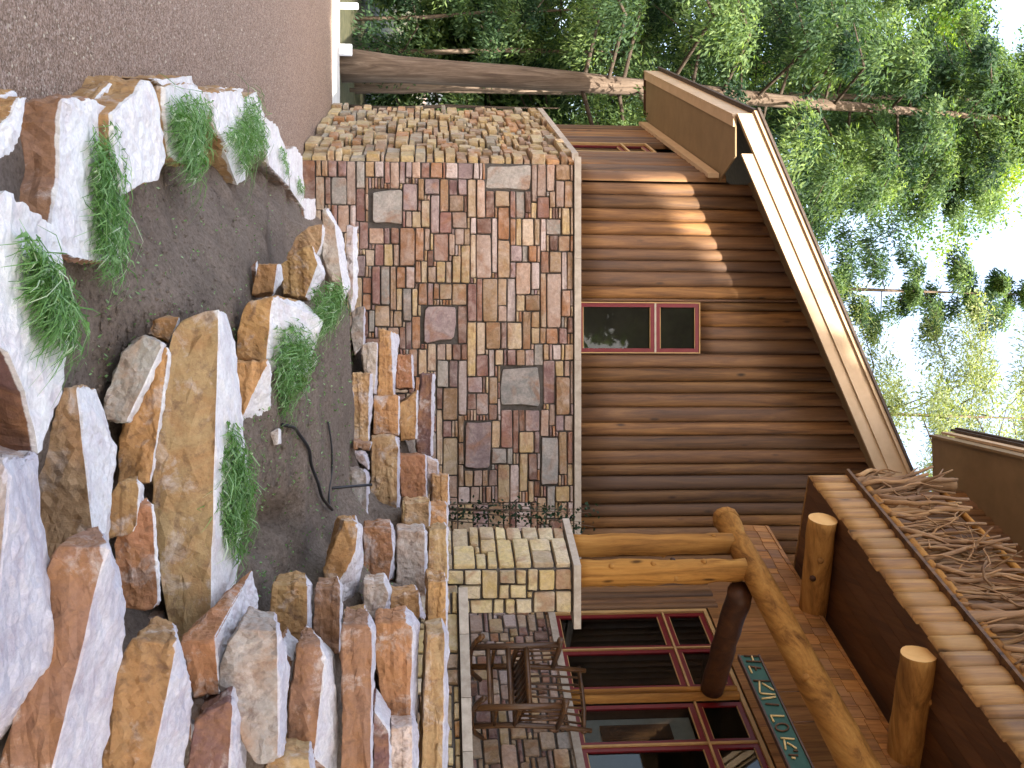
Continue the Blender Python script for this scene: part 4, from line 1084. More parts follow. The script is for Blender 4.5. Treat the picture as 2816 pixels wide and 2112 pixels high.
# dark cross beam from the beam to the window wall
cb0 = at(2010, 1625, 9.75); cb1 = wpt(1978, 1915) + NB * .1
cb0.z = cb1.z = 0.5 * (cb0.z + cb1.z)
log('cross_beam', [cb0, cb1], [.125, .125], M['dark_wood'], porch, 15, 14, .06, False)
# a second beam further in, above the sign
# shingled header on the beam
SH0 = Vector((bm_l.x, bm_l.y, 0)) - NB * .04
soff_z = 5.30
m = MB(); m.box(SH0 + Z * (beam_z + .02) - B * .08 - NB * .03, -B * 6.4, -NB * .1, Z * (soff_z - beam_z)); hdr = m.build('header_wall', M['dark_wood'], porch)
rs = random.Random(9)
rowz = beam_z + .0; row = 0
while rowz < soff_z - .03:
    t = .06 + rs.random() * .03
    while t < 5.3:
        w = rs.uniform(.09, .17)
        z0 = rowz + rs.uniform(-.012, .012); z1 = min(rowz + .24, soff_z - .002)
        o0 = SH0 - B * t
        v = [o0 + Z * z0 + NB * .022, o0 - B * (w - .005) + Z * z0 + NB * .022, o0 - B * (w - .005) + Z * z0 + NB * .004, o0 + Z * z0 + NB * .004,
             o0 + Z * z1 + NB * .008, o0 - B * (w - .005) + Z * z1 + NB * .008, o0 - B * (w - .005) + Z * z1, o0 + Z * z1]
        mm = MB(); mm.hexa([v[0], v[1], v[2], v[3], v[4], v[5], v[6], v[7]]); mm.build('shingle', M['shingle'], hdr)
        t += w
    rowz += .135; row += 1
# joists that carry the balcony
j1 = at(2263, 1427, 9.05); j2 = at(2526, 1798, 7.28)
jz = j1.z
for (je, sd) in ((j1, 21), (j2, 22)):
    log('joist', [(je.x, je.y, je.z), (je.x + 1.40, je.y + .40, je.z)], [.132, .13], M['peeled_x'], porch, sd, 18, .06, True, 2)
deck_z = jz + .128
# soffit boards under the balcony
RP = Vector((j1.x - .05, j1.y, 0))                   # rim plane, along B
tr0 = -((on_plane(2280, 1312, RP, NB) - RP).dot(B))  # far end
bw = .16; k = 0
while k * bw < 1.75:
    o0 = RP - NB * (k * bw) + Z * deck_z
    m = MB(); m.box(o0 - B * tr0, -B * 6.2, -NB * (bw - .004), Z * .03); m.build('deck_board', M['deck'], porch); k += 1
# rim of short half logs
t = tr0; k = 0
while t < 5.6:
    w = rs.uniform(.13, .21)
    top = deck_z + .36; lo = deck_z - rs.uniform(.0, .03)
    half_log('rim_log', RP - B * t + Z * lo, top, top, -B, NB, w, .042, M['rim'], porch, 900 + k, 4); t += w; k += 1
m = MB(); m.box(RP + Z * (deck_z + .032) - B * tr0 - NB * .06, -B * 6.2, NB * .058, Z * .30); m.build('rim_board', M['dark_wood'], porch)
m = MB(); m.box(RP + Z * (deck_z + .362) - B * tr0 - NB * .12, -B * 6.2, NB * .21, Z * .03); m.build('trim_board', M['siding'], porch)
# end of the deck, closing board towards the house
m = MB(); m.box(RP - B * tr0 + Z * deck_z + B * .01, -NB * 1.7, B * .03, Z * .39); m.build('rim_board', M['rim'], porch)

rail = empty('twig_railing', tuple(RP - B * tr0 + Z * (deck_z + .393)))
tag(rail, 'balcony railing filled with crooked bare twigs between log rails', 'railing')
rz = deck_z + .393
R0 = RP - NB * .06
log('rail', [R0 - B * (tr0 + .1) + Z * (rz + .14), R0 - B * 5.5 + Z * (rz + .14)], [.05, .05], M['peeled_y'], rail, 31, 10, .15, True)
log('rail', [R0 - B * (tr0 + .1) + Z * (rz + .96) - NB * .08, R0 - B * 5.5 + Z * (rz + .96) - NB * .08], [.035, .035], M['peeled_y'], rail, 32, 10, .15, True)
for tpost in (tr0 + .06, tr0 + 2.3, tr0 + 4.6):
    log('rail_post', [R0 - B * tpost + Z * rz, R0 - B * tpost + Z * (rz + 1.08)], [.075, .07], M['twig'], rail, 33 + int(tpost * 3), 10, .2, True)
def twig(parent, p0, p1, r, seed, bend=.06, name='twig', fork=False):
    rr = random.Random(seed); m = MB(); pts_ = []
    n = 7; d = p1 - p0; s_ = d.orthogonal().normalized(); u_ = d.normalized().cross(s_)
    for k in range(n + 1):
        t = k / n; e = math.sin(math.pi * t)
        pts_.append(p0 + d * t + (s_ * noise.noise(Vector((seed * 1.3, t * 2.2, 0))) + u_ * noise.noise(Vector((seed * 1.3, t * 2.2, 7)))) * bend * (0.4 + e) * 1.5)
    m.tube(pts_, [r * (1 - .45 * k / n) for k in range(n + 1)], 6, True, seed, .2)
    if fork:
        a = pts_[4]; q = a + (d.normalized() + s_ * rr.uniform(-.9, .9) + u_ * rr.uniform(-.4, .4)) * rr.uniform(.12, .28)
        m.tube([a, a.lerp(q, .5) + s_ * .01, q], [r * .6, r * .45, r * .25], 5)
    c0 = p0.copy()
    o = mesh_obj(name, [v - c0 for v in m.v], m.f, M['twig'], None, True); o.location = c0 - parent.location; o.parent = parent
    return o
rt = random.Random(77)
t = tr0 - .05; k = 0
while t < 4.6:
    lean = rt.gauss(0, .15); r_ = rt.choice([.010, .012, .015, .019, .025, .030])
    lo = rz + rt.uniform(.05, .16); hi = rz + rt.uniform(.8, 1.12) if rt.random() < .75 else rz + rt.uniform(.45, .8)
    side = rt.uniform(-.06, .06)
    twig(rail, R0 - B * t + Z * lo + NB * side, R0 - B * (t + lean) + Z * hi + NB * (side + rt.uniform(-.05, .05)), r_, 1000 + k, .034, 'twig', rt.random() < .45)
    t += rt.uniform(.014, .034); k += 1
for k in range(16):
    t = rt.uniform(tr0, 3.6); ln = rt.uniform(.35, .9) * rt.choice([-1, 1])
    twig(rail, R0 - B * t + Z * (rz + rt.uniform(.1, .5)) + NB * rt.uniform(.02, .08), R0 - B * (t + ln * .8) + Z * (rz + rt.uniform(.5, 1.0)) + NB * rt.uniform(.02, .08), rt.choice([.008, .010, .014]), 1300 + k, .08, 'twig', True)
twig(rail, R0 - B * (tr0 + .05) + Z * (rz + .10), R0 + B * (-tr0 + .22) + Z * (rz + .42), .020, 1401, .04, 'twig', True)
twig(rail, R0 - B * (tr0 + .3) + Z * (rz + .6), R0 + B * (-tr0 + .28) + Z * (rz + 1.12), .014, 1402, .05, 'twig', True)

# ------------------------------------------------------------------ hanging sign
SG = Vector((bm_l.x, bm_l.y, 0)) - NB * .06
def spt(px, py): return on_plane(px, py, SG, NB)
def sg(x, y): return spt(1976 + x / 4.7125, 1760 + y / 4.7125)
a = sg(310, 200); b_ = sg(870, 1640)
sz0 = 0.5 * (a.z + b_.z); sh = abs(sg(560, 190).z - sg(310, 190).z) * .98
ts0 = (a - SG).dot(-B)
sign = empty('hanging_sign', tuple(Vector((a.x, a.y, sz0))))
tag(sign, 'dark green board sign with twig letters hanging under the porch beam', 'sign')
m = MB(); m.box(Vector((a.x, a.y, sz0)), -B * 2.6, -NB * .03, Z * sh); m.build('board', M['sign'], sign)
for (o1, z0) in ((0, -.014), (0, sh - .002)):
    m = MB(); m.box(Vector((a.x, a.y, sz0 + z0)) + NB * .012, -B * 2.6, -NB * .045, Z * .016); m.build('frame_strip', M['dark_wood'], sign)
lowline = lambda y: 310 + (y - 200) * (560 / 1440)
def stroke(pts_, dark=False, r=.008):
    P = []
    for x, y in pts_:
        q = sg(x, y); tl = (q - SG).dot(-B)
        hfrac = (x - lowline(y)) / (250 + (y - 200) * .035)
        P.append(Vector((SG.x, SG.y, 0)) - B * tl + Z * (sz0 + max(.04, min(.96, hfrac)) * sh) + NB * .008)
    m = MB(); m.tube(P, r, 6); m.build('letter_stroke', M['letter_dark'] if dark else M['letter'], sign, True)
for pts_, dk in [([(370, 213), (560, 218)], 1), ([(395, 282), (590, 290)], 1), ([(470, 215), (490, 285)], 0), ([(415, 348), (585, 375)], 1), ([(425, 350), (460, 435)], 0), ([(500, 350), (520, 400)], 1),
                 ([(470, 533), (690, 542)], 1), ([(550, 545), (545, 690)], 0), ([(585, 570), (735, 660)], 0),
                 ([(552, 702), (750, 718)], 0), ([(565, 772), (755, 748)], 0), ([(610, 835), (790, 852)], 1),
                 ([(660, 990), (850, 996)], 0), ([(668, 992), (705, 1072)], 0),
                 ([(780, 1282), (965, 1296)], 0), ([(825, 1305), (835, 1430)], 0), ([(860, 1345), (920, 1375), (985, 1420)], 0),
                 ([(870, 1500), (1000, 1506)], 1), ([(905, 1535), (960, 1545)], 0), ([(940, 1445), (1000, 1448)], 1)]:
    stroke(pts_, bool(dk))
stroke([(810 + 88 * math.cos(q) , 1142 + 50 * math.sin(q) + 0) for q in [k * math.pi / 6 for k in range(13)]], True)
for yy in (660, 1050):
    q = sg(lowline(yy) + 300, yy); tl = (q - SG).dot(-B)
    m = MB(); p0 = Vector((SG.x, SG.y, 0)) - B * tl - NB * .01
    m.tube([p0 + Z * (sz0 + sh + .01), p0 + Z * (beam_z - .12)], .004, 6); m.build('hanger', M['letter_dark'], sign)

# ------------------------------------------------------------------ rocking chair on the porch
ch_o = Vector((2.86, 9.52, floor_z))
ca_ = math.radians(-37.7)
chair = empty('rocking_chair', tuple(ch_o))
tag(chair, 'rustic wooden rocking chair with spindle back standing on the stone porch', 'rocking chair')
ux = Vector((math.cos(ca_), math.sin(ca_), 0)); uy = Vector((-math.sin(ca_), math.cos(ca_), 0))
cpnt = lambda x, y, z: ch_o + ux * x + uy * y + Z * z
def cp_tube(name, pts_, r, seed=1, n=8):
    m = MB(); m.tube([cpnt(*p) for p in pts_], r, n, True, seed, .12); return m.build(name, M['chair_wood'], chair, True)
for s_ in (-1, 1):
    x_ = s_ * .29
    cp_tube('rocker', [(x_, -.50, .13), (x_, -.36, .065), (x_, -.18, .032), (x_, 0.0, .026), (x_, .2, .032), (x_, .4, .07), (x_, .56, .15)], .026, 2)
    cp_tube('front_leg', [(x_, -.25, .05), (x_, -.25, .45), (x_ * 1.01, -.26, .86)], [.034, .032, .03], 3 + s_)
    cp_tube('back_post', [(x_, .22, .05), (x_, .23, .5), (x_ * 1.02, .32, .92), (x_ * 1.04, .42, 1.20)], [.03, .03, .027, .024], 5 + s_)
    cp_tube('armrest', [(x_ * 1.02, -.36, .87), (x_ * 1.03, -.1, .875), (x_ * 1.03, .32, .86)], [.034, .03, .026], 7 + s_)
    cp_tube('side_rail', [(x_, -.25, .47), (x_, .23, .44)], .024, 8)
    cp_tube('side_rail', [(x_, -.25, .25), (x_, .22, .25)], .018, 9)
    for q_ in range(3): cp_tube('arm_spindle', [(x_, -.12 + q_ * .11, .46), (x_ * 1.02, -.12 + q_ * .11, .86)], .010, 30 + q_)
cp_tube('front_rail', [(-.29, -.25, .55), (.29, -.25, .55)], .028, 12)
cp_tube('front_rail', [(-.29, -.25, .38), (.29, -.25, .38)], .024, 13)
cp_tube('front_rail', [(-.29, -.25, .19), (.29, -.25, .19)], .022, 14)
cp_tube('back_rail', [(-.29, .23, .45), (.29, .23, .45)], .022, 15)
cp_tube('back_rail', [(-.29, .22, .24), (.29, .22, .24)], .020, 16)
cp_tube('top_rail', [(-.33, .40, 1.13), (-.1, .43, 1.15), (.1, .43, 1.15), (.33, .40, 1.12)], .024, 17)
for k in range(9):
    x_ = -.25 + k * .0625
    cp_tube('seat_slat', [(x_, -.25, .545), (x_, 0, .51), (x_, .23, .47)], .018, 40 + k, 6)
for k in range(7):
    x_ = -.23 + k * .077
    cp_tube('back_spindle', [(x_ * .8, .235, .47), (x_ * .95 + .015 * math.sin(k * 2.1), .32, .82), (x_, .42, 1.14)], .012, 50 + k, 6)

# ------------------------------------------------------------------ weeds, shrub, pipes
def leaf_mesh(name, V4, tone, mat, parent=None, loc=None):
    """V4: (n,4,3) quads; tone per quad"""
    n = len(V4); me = bpy.data.meshes.new(name)
    v = V4.reshape(-1, 3)
    me.vertices.add(len(v)); me.vertices.foreach_set('co', v.astype(np.float32).ravel())
    me.loops.add(4 * n); me.loops.foreach_set('vertex_index', np.arange(4 * n, dtype=np.int32))
    me.polygons.add(n); me.polygons.foreach_set('loop_start', np.arange(0, 4 * n, 4, dtype=np.int32))
    me.update(calc_edges=True)
    at_ = me.attributes.new('tone', 'FLOAT', 'FACE'); at_.data.foreach_set('value', np.clip(tone, 0, 1).astype(np.float32))
    me.materials.append(mat)
    o = bpy.data.objects.new(name, me); COL.objects.link(o)
    if parent: o.parent = parent
    return o
def weeds(poly_px, k, z, label, n_=260, ln=(.06, .16), lift=.05, flow=(0, 1), seed=1, rise=1.0, tilt=0.0, Y=None):
    rr = np.random.default_rng(seed)
    pp = cp(k, poly_px)
    if Y is None: P = [on_z(x, y, z) for x, y in pp]
    else:
        xs_ = [p[0] for p in pp]; P = [at(x, y, Y[0] + (Y[1] - Y[0]) * (x - min(xs_)) / max(1, max(xs_) - min(xs_))) for x, y in pp]
    P = np.array([tuple(p) for p in P]); c = P.mean(0)
    quads = []; tone = []
    fl = np.array(flow, float)
    for i in range(int(n_ * 1.25)):
        a, b_, d_ = rr.integers(0, len(P), 3); w = rr.dirichlet((1, 1, 1, .7))
        p = w[0] * P[a] + w[1] * P[b_] + w[2] * P[d_] + w[3] * c
        L = rr.uniform(*ln) * (2.1 if rr.random() < .10 else 1.3)
        th = math.atan2(fl[1], fl[0]) + rr.normal(0, .7); d = np.array([math.cos(th), math.sin(th), 0])
        wd = rr.uniform(.0016, .004) if rr.random() < .85 else rr.uniform(.0096, .015)
        if wd > .0095: L *= .45
        s = np.array([-d[1], d[0], rr.normal(0, .5)]); s /= np.linalg.norm(s)
        z0 = rr.uniform(0, lift); up = rr.uniform(.1, .8) * rise
        tn = rr.uniform(.1, .85) + (.25 if wd > .0095 else 0) * rr.random()
        if rr.random() < .04: tn = 1.0
        prev = p + np.array([0, 0, z0]); steps = 3
        for q_ in range(steps):
            v_ = up - q_ * rr.uniform(.5, 1.1)
            nx = prev + (d + np.array([0, 0, v_])) * L / steps / math.sqrt(1 + v_ * v_)
            if nx[2] < p[2] + .004 and rr.random() < .8: nx[2] = p[2] + .004
            w0 = wd * (1 - q_ / steps) + .0006; w1 = wd * (1 - (q_ + 1) / steps) + .0006
            if wd > .0095 and q_ == 0: w0 = .002
            quads.append([prev - s * w0, prev + s * w0, nx + s * w1, nx - s * w1]); tone.append(tn)
            prev = nx
    Q = np.array(quads); base = c.copy(); base[2] = P[:, 2].min()
    o = leaf_mesh('weed_clump', Q - base, np.array(tone), M['weed']); o.location = tuple(base)
    tag(o, label, 'weeds', 'weed clumps on the garden stones'); return o
weeds([(545, 760), (640, 720), (680, 900), (730, 1400), (700, 1659), (600, 1659), (560, 1400), (530, 1000)], 1, .21, 'long strip of weeds down the far edge of the broad flat edging stone', 900, (.06, .17), .05, (1, .0), 3)
weeds([(1010, 560), (1130, 530), (1260, 610), (1240, 760), (1190, 980), (1150, 1110), (1110, 980), (1050, 880), (1010, 700)], 1, .25, 'shaggy weed clump drooping over the edging stone towards the soil', 900, (.08, .20), .06, (.9, -.3), 4)
weeds([(1480, 570), (1560, 580), (1610, 760), (1600, 900), (1480, 940), (1450, 1050), (1330, 800), (1420, 800)], 1, .24, 'broad mat of grass on the far edging stones near the house corner', 850, (.08, .2), .05, (.9, -.3), 5)
weeds([(1690, 880), (1720, 900), (1750, 1040), (1735, 1050)], 1, .26, 'thin wisp of grass on the narrow pointed edging stone', 90, (.06, .12), .03, (.9, -.3), 6)
weeds([(1800, 1080), (1830, 1090), (1835, 1170), (1810, 1170)], 1, .25, 'tiny green tuft on the last edging stone before the house', 70, (.06, .12), .04, (.9, -.3), 7)
weeds([(90, -200), (150, -60), (230, 0), (330, 60), (400, 300), (440, 420), (390, 560), (260, 480), (200, 300), (140, 120)], 2, .31, 'ragged weed heap on the plum-faced stone nearest the camera', 900, (.06, .16), .05, (.8, -.2), 8)
weeds([(1870, 200), (2010, 150), (2080, 180), (2060, 280), (1990, 420), (1910, 470), (1870, 380)], 2, 0, 'bright green weed tuft near the far end of the middle wall', 600, (.07, .17), .06, (.7, -.5), 9, Y=(6.5, 7.0))
weeds([(1660, 420), (1760, 400), (1880, 460), (1880, 600), (1830, 800), (1700, 980), (1660, 850), (1650, 620)], 2, 0, 'leafy weed clump with pale leaves on the middle wall beside the soil', 900, (.06, .15), .06, (.7, -.5), 10, Y=(5.95, 6.5))
weeds([(1300, 1000), (1380, 1010), (1480, 1180), (1500, 1400), (1490, 1659), (1420, 1850), (1300, 1750), (1240, 1500), (1260, 1250)], 2, 0, 'thick weed clump draped over the long ochre slab', 1300, (.06, .16), .06, (.9, .1), 11, Y=(4.98, 5.4))
# sprouts in the soil
rr = np.random.default_rng(21); Q = []; tn = []
for i in range(1500):
    if i % 3: px, py = rr.uniform(640, 960), rr.uniform(900, 1640); p = on_z(px, py, bed2_z(px))
    else: px, py = rr.uniform(200, 820), rr.uniform(450, 1050); p = on_z(px, py, bed1_z(px, py))
    p.z = soil_z(p.x, p.y) + .012
    for _ in range(2):
        th = rr.uniform(0, 6.28); L = rr.uniform(.008, .02); d = np.array([math.cos(th), math.sin(th), rr.uniform(.3, 1.2)]) * L; s = np.array([-math.sin(th), math.cos(th), 0]) * L * .3
        c = np.array(tuple(p)); Q.append([c, c + d * .5 + s, c + d, c + d * .5 - s]); tn.append(rr.uniform(.3, .9))
o = leaf_mesh('sprouts', np.array(Q), np.array(tn), M['weed'])
tag(o, 'tiny green seedlings scattered over the dark garden soil', 'sprouts', kind='stuff')
# crumbs of soil and chips
Q = []; 
cv = []; cf = []
for i in range(2600):
    if i % 2: px, py = rr.uniform(620, 980), rr.uniform(860, 1660); p = on_z(px, py, bed2_z(px))
    else: px, py = rr.uniform(170, 830), rr.uniform(430, 1080); p = on_z(px, py, bed1_z(px, py))
    z = soil_z(p.x, p.y); s = rr.uniform(.004, .014) * (1.6 if rr.random() < .05 else 1); q0 = len(cv); a0 = rr.uniform(0, 6)
    for k in range(5): cv.append((p.x + s * math.cos(a0 + k * 1.256) * rr.uniform(.7, 1.2), p.y + s * math.sin(a0 + k * 1.256) * rr.uniform(.7, 1.2), z - .002))
    cv.append((p.x, p.y, z + s * rr.uniform(.6, 1.2)))
    for k in range(5): cf.append((q0 + k, q0 + (k + 1) % 5, q0 + 5))
tag(mesh_obj('soil_crumbs', cv, cf, M['soil']), 'small crumbs and clods of dark soil on the beds', 'soil', kind='stuff')
def pipe(pxs, r, label, lift=.02):
    P = []
    for x, y in pxs:
        p = on_z(x, y, bed2_z(x)); p.z = soil_z(p.x, p.y) + lift; P.append(p)
    full = []
    for k in range(len(P) - 1):
        a = P[max(k - 1, 0)]; b_, c, d = P[k], P[k + 1], P[min(k + 2, len(P) - 1)]
        for q_ in range(6):
            t = q_ / 6
            full.append(0.5 * ((2 * b_) + (c - a) * t + (2 * a - 5 * b_ + 4 * c - d) * t * t + (-a + 3 * b_ - 3 * c + d) * t ** 3))
    full.append(P[-1])
    m = MB(); m.tube(full, r, 8); o = m.build('irrigation_pipe', M['black'], None, True)
    tag(o, label, 'pipe', 'black irrigation pipes on the upper bed')
pipe([(764, 1168), (790, 1176), (814, 1193), (835, 1235), (850, 1279), (862, 1330), (872, 1369), (900, 1402)], .011, 'thick black irrigation pipe curving across the upper soil bed', .03)
pipe([(903, 1160), (906, 1225), (907, 1290), (903, 1350), (900, 1400)], .007, 'thin black drip line along the back of the upper soil bed', .012)
m = MB(); m.tube([at(905, 1343, 7.2), at(960, 1338, 7.35), at(1022, 1333, 7.45)], .010, 8); o = m.build('irrigation_pipe', M['black'], None, True)
tag(o, 'short black riser pipe standing against the upper stone wall', 'pipe', 'black irrigation pipes on the upper bed')

# dark shrub in the corner by the pier
rr = np.random.default_rng(31); Q = []; tn = []
sb = Vector((at(1300, 1395, 12.0).x, 12.0, 1.1))
shrub = empty('shrub', tuple(sb))
tag(shrub, 'small dark leafy shrub in the corner between the house wall and the pier', 'shrub')
for st in range(7):
    px, py = rr.uniform(1430, 1660), rr.uniform(1395, 1462)
    tip = at(px, py, 12.0 + rr.uniform(-.2, .3)); base = sb + Vector((rr.uniform(-.05, .05), rr.uniform(-.05, .05), 0))
    m = MB(); mid_ = base.lerp(tip, .5) + Vector((rr.normal(0, .05), 0, 0)); m.tube([base, mid_, tip], [.012, .008, .003], 5); m.build('stem', M['bark'], shrub)
    for i in range(70):
        t = rr.uniform(.3, 1.02); p = base.lerp(tip, t); c = np.array(tuple(p)) + rr.normal(0, .05, 3)
        d = rr.normal(0, 1, 3); d /= np.linalg.norm(d); s = np.cross(d, rr.normal(0, 1, 3)); s /= np.linalg.norm(s); L = rr.uniform(.04, .075)
        Q.append([c, c + d * L * .5 + s * L * .3, c + d * L, c + d * L * .5 - s * L * .3]); tn.append(rr.random())
o = leaf_mesh('leaves', np.array(Q) - np.array(tuple(sb)), np.array(tn), M['ivy'], shrub)

# ------------------------------------------------------------------ trees
def sprays(centres, radii, n, L, Wd, rr, droop=.5, flat=.5):
    """leaf quads scattered round clump centres (m,3)"""
    m_ = len(centres); idx = rr.integers(0, m_, n)
    off = rr.normal(0, 1, (n, 3)); off /= np.linalg.norm(off, axis=1)[:, None]; off *= (rr.random(n) ** .5)[:, None]
    off[:, 2] *= flat
    c = centres[idx] + off * radii[idx][:, None]
    d = off + rr.normal(0, .6, (n, 3)); d[:, 2] -= droop; d /= np.linalg.norm(d, axis=1)[:, None]
    s = np.cross(d, rr.normal(0, 1, (n, 3))); s /= np.linalg.norm(s, axis=1)[:, None] + 1e-9
    l = (L * rr.uniform(.6, 1.4, n))[:, None]; w = (Wd * rr.uniform(.6, 1.4, n))[:, None]
    Q = np.stack([c, c + d * l * .45 + s * w, c + d * l, c + d * l * .45 - s * w], 1)
    return Q, idx
def tree(label, base, height, trunk_r, crown_lo, crown_r, mat, n_limb, n_leaf, L, Wd, seed, lean=(0, 0), droop=.5, name='tree', group=None, shape='cone', keep=None, clump=.55, bark='bark', per=3):
    rr = np.random.default_rng(seed)
    root = empty(name, tuple(base)); tag(root, label, 'tree', group)
    base = Vector(base)
    axis = lambda t: base + Vector((lean[0] * t, lean[1] * t, height * t)) + Vector((noise.noise(Vector((seed, t * 2, 0))), noise.noise(Vector((seed, t * 2, 4))), 0)) * trunk_r * .45 * (t > 0)
    m = MB(); ks = 14
    m.tube([axis(k / ks) for k in range(ks + 1)], [trunk_r * (1.25 if k == 0 else 1) * (1 - .93 * k / ks) for k in range(ks + 1)], 12, True, seed, .18); m.build('trunk', M[bark], root, True)
    cen = []; rad = []; lm = MB()
    for i in range(n_limb):
        t = crown_lo / height + (1 - crown_lo / height) * ((i + rr.random()) / n_limb) ** .9
        t = min(t, .985)
        u = (t * height - crown_lo) / (height - crown_lo)
        rlen = crown_r * ((1 - u) ** .75 + .08 if shape == 'cone' else math.sqrt(max(.05, 1 - (2 * u - 1) ** 2)) + .1) * rr.uniform(.65, 1.12)
        az = i * 2.4 + rr.normal(0, .4); d = Vector((math.cos(az), math.sin(az), 0))
        p0 = axis(t); rise = rr.uniform(-.05, .35) if shape == 'cone' else rr.uniform(.2, .8)
        p1 = p0 + d * rlen * .5 + Z * rlen * rise * .5; p2 = p0 + d * rlen + Z * (rlen * (rise * .5 - droop * .35))
        lm.tube([p0, p1, p2], [max(.012, trunk_r * .18 * (1 - u * .6)), trunk_r * .10 * (1 - u * .5) + .006, .006], 5, False, i)
        for q_ in range(per):
            f_ = .35 + .65 * (q_ + rr.random() * .8) / per
            c = (p0.lerp(p1, f_ * 2) if f_ < .5 else p1.lerp(p2, f_ * 2 - 1)) + Vector(tuple(rr.normal(0, .18 * clump, 3)))
            cen.append(tuple(c)); rad.append(clump * rr.uniform(.6, 1.2) * (1 if shape != 'cone' else .55 + .6 * (1 - u)))
    lm.build('limbs', M['limb'], root, True); tag(COL.objects[-1], kind='stuff')
    cen = np.array(cen); rad = np.array(rad)
    Q, idx = sprays(cen, rad, n_leaf, L, Wd, rr, droop)
    tone_c = rr.uniform(0, .85, len(cen)); tone = tone_c[idx] + rr.normal(0, .16, len(idx))
    if keep is not None:
        msk = keep(Q.mean(1)); Q = Q[msk]; tone = tone[msk]
    leaf_mesh('crown', Q - np.array(tuple(base)), tone, M[mat], root)
    return root
G1 = 'trees standing behind the house and road'
tb = on_z(938, 178, 0.0); tb = at(938, 178, 18.95); tb.z = 0
tt_ = at(1780, 236, 18.95)
hh = 15.0; ln_ = (tt_.x - tb.x) / (tt_.z) * hh
tree('tall conifer with thick pale leaning trunk behind the stone corner of the house', tb, hh, .26, 4.2, 4.0, 'fir', 50, 70000, .12, .019, 41, (ln_, .6), .8, 'conifer', G1, clump=.75)
specs = [
 ('dark slim juniper hanging low behind the road at the left edge', (-9.2, 22, 0), 14, .14, .8, 3.0, 'fir', 56, 70000, .12, .020, 42, .9, 'cone', .8),
 ('dense dark conifer directly behind the leaning trunk', (-7.2, 24.5, 0), 17, .16, .5, 3.6, 'fir', 64, 76000, .125, .021, 43, .9, 'cone', .9),
 ('dense conifer filling the gap beside the house corner', (-5.2, 26.0, 0), 17, .15, .5, 3.4, 'fir', 60, 70000, .125, .021, 44, .8, 'cone', .9),
 ('light green broad-leaved tree behind the dark junipers', (-9.5, 29, 0), 18, .2, 2, 4.2, 'broad', 60, 60000, .12, .036, 45, .2, 'ball', 1.0),
 ('yellow green broad-leaved tree rising behind the roof corner', (-8.0, 31, 0), 21, .22, 3, 4.6, 'broad', 64, 64000, .12, .036, 46, .2, 'ball', 1.0),
 ('tall green conifer rising above the middle of the roof', (-6.6, 22.5, 0), 18.5, .15, 5, 3.2, 'fir', 58, 66000, .12, .020, 47, .8, 'cone', .8),
]
for (lb, bs, h, trr, clo, cr, mt, nl, nlf, L, Wd, sd, dr, shp, cl) in specs:
    tree(lb, bs, h, trr, clo, cr, mt, nl, nlf, L, Wd, sd, (0, 0), dr, 'conifer' if shp == 'cone' else 'tree', G1, shp, clump=cl)
tree('sunlit pale pine with bare crooked limbs behind the roof ridge', (.3, 24, 0), 17.5, .16, 6.0, 2.9, 'pine', 34, 46000, .12, .015, 51, (0.6, 0), .2, 'pine_tree', G1, 'ball', clump=.75)
tree('sunlit pale pine further right behind the upper roof', (3.4, 25, 0), 18, .16, 6, 3.2, 'pine', 34, 46000, .12, .015, 52, (-.4, 0), .2, 'pine_tree', G1, 'ball', clump=.8)
tree('airy drooping conifer seen against the sky above the roof slope', (-2.9, 26, 0), 18.5, .13, 7, 3.2, 'fir', 40, 46000, .12, .019, 53, (.5, 0), 1.0, 'conifer', G1, 'cone', clump=.6)
for k, (bx, by, h, cr, lb) in enumerate([(-10.5, 25, 4.6, 2.2, 'low dark bush beyond the road at the left edge'), (-8.0, 26.5, 5.0, 2.2, 'low dark bush behind the thick leaning trunk'), (-5.6, 27, 4.8, 2.2, 'low dark bush beside the stone corner of the house'), (-12.5, 31, 9, 3.5, 'tall dark thicket far behind the road')]):
    tree(lb, (bx, by, 0), h, .08, .1, cr, 'fir', 40, 16000, .20, .045, 80 + k, (0, 0), .3, 'bush', 'bushes beyond the road', 'ball', clump=.7)
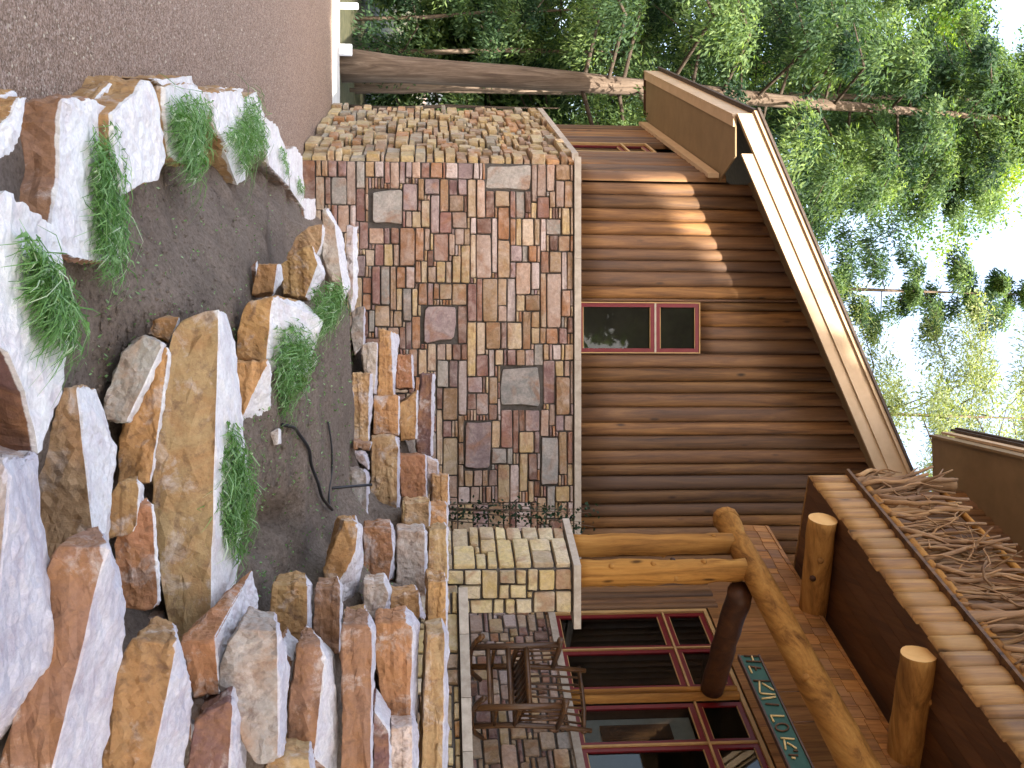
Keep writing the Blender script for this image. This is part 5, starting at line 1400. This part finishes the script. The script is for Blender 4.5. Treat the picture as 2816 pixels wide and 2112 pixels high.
# thin stems beside the big trunk
for k, (x0, y0, x1, y1, Y, r_, lb) in enumerate([(940, 247, 1370, 250, 21, .045, 'slim bare stem just behind the stone corner of the house'), (940, 293, 1345, 296, 20.2, .05, 'slim stem half hidden by the edge of the stone wall'), (935, 136, 1560, 142, 23, .07, 'slim dark stem left of the thick leaning trunk'), (935, 50, 1500, 30, 22.5, .05, 'slim stem at the far left edge among the junipers')]):
    a = at(x0, y0, Y); a.z = 0; b_ = at(x1, y1, Y); m = MB()
    m.tube([a, a.lerp(b_, .35) + Vector((.04, 0, 0)), a.lerp(b_, .7) - Vector((.03, 0, 0)), b_, b_ + (b_ - a) * .5], [r_, r_ * .9, r_ * .75, r_ * .6, r_ * .2], 8, True, k, .2)
    o = m.build('sapling', M['bark'], None, True); tag(o, lb, 'tree stem', 'thin stems behind the road')
# white boards beyond the road
for (x0, x1, y0, y1, lb) in ((935, 985, 8, 24, 'small white board at the far edge of the sunlit road, left corner'), (935, 968, 122, 152, 'small white block on the sunlit road in front of the leaning trunk')):
    a = at(x0, y0, 18.5); b_ = at(x1, y1, 18.5); a.z = 0.004
    m = MB(); m.box((a.x, 18.45, .004), (b_.x - a.x, 0, 0), (0, .12, 0), (0, 0, b_.z)); o = m.build('roadside_block', M['white_paint'], None)
    bv = o.modifiers.new('edge', 'BEVEL'); bv.width = .02; bv.segments = 2
    tag(o, lb, 'roadside block')

# tall trees behind and beside the photographer: they keep the drive, the garden and the porch in shade
def shade_keep(c):  # crowns trimmed so sun still reaches rake, wall patch, road and left ground
    t = c[:, 2] / SUN.z
    xe = c[:, 0] - SUN.x * t; ye = c[:, 1] - SUN.y * t
    rr = np.random.default_rng(1); j = rr.normal(0, .05, len(c))
    return ((ye < 16.75 + j) & (xe > -.8 - .385 * ye + j)) | (xe > -4.40 + (ye - 17.5) * .60 + j)
G2 = 'tall trees shading the drive'
for k, (bx, by, h, cr) in enumerate([(7.0, -5.5, 23, 5.0), (12.5, -1.0, 24, 5.2), (3.5, -11.5, 23, 5.2), (11.0, -9.5, 25, 5.5), (16.0, -5.5, 25, 5.5), (17.0, 2.5, 25, 5.2), (0.5, -17.0, 24, 5.0)]):
    tree('tall shade tree beside the photographer, out of the picture', (bx, by, 0), h, .35, 9.5, cr, 'broad', 60, 11000, .75, .30, 60 + k, (0, 0), .2, 'shade_tree', G2, 'ball', keep=shade_keep, clump=1.5, per=4)
for k, (bx, by, h, cr) in enumerate([(-4.0, -20, 17, 4.0), (2.5, -23, 18, 4.2), (-10.0, -22, 16, 4.0)]):
    tree('dense conifer across the drive behind the photographer, out of the picture', (bx, by, 0), h, .3, .6, cr, 'fir', 60, 9000, .6, .16, 90 + k, (0, 0), .5, 'shade_conifer', 'conifers across the drive', 'cone', clump=1.1, per=4)
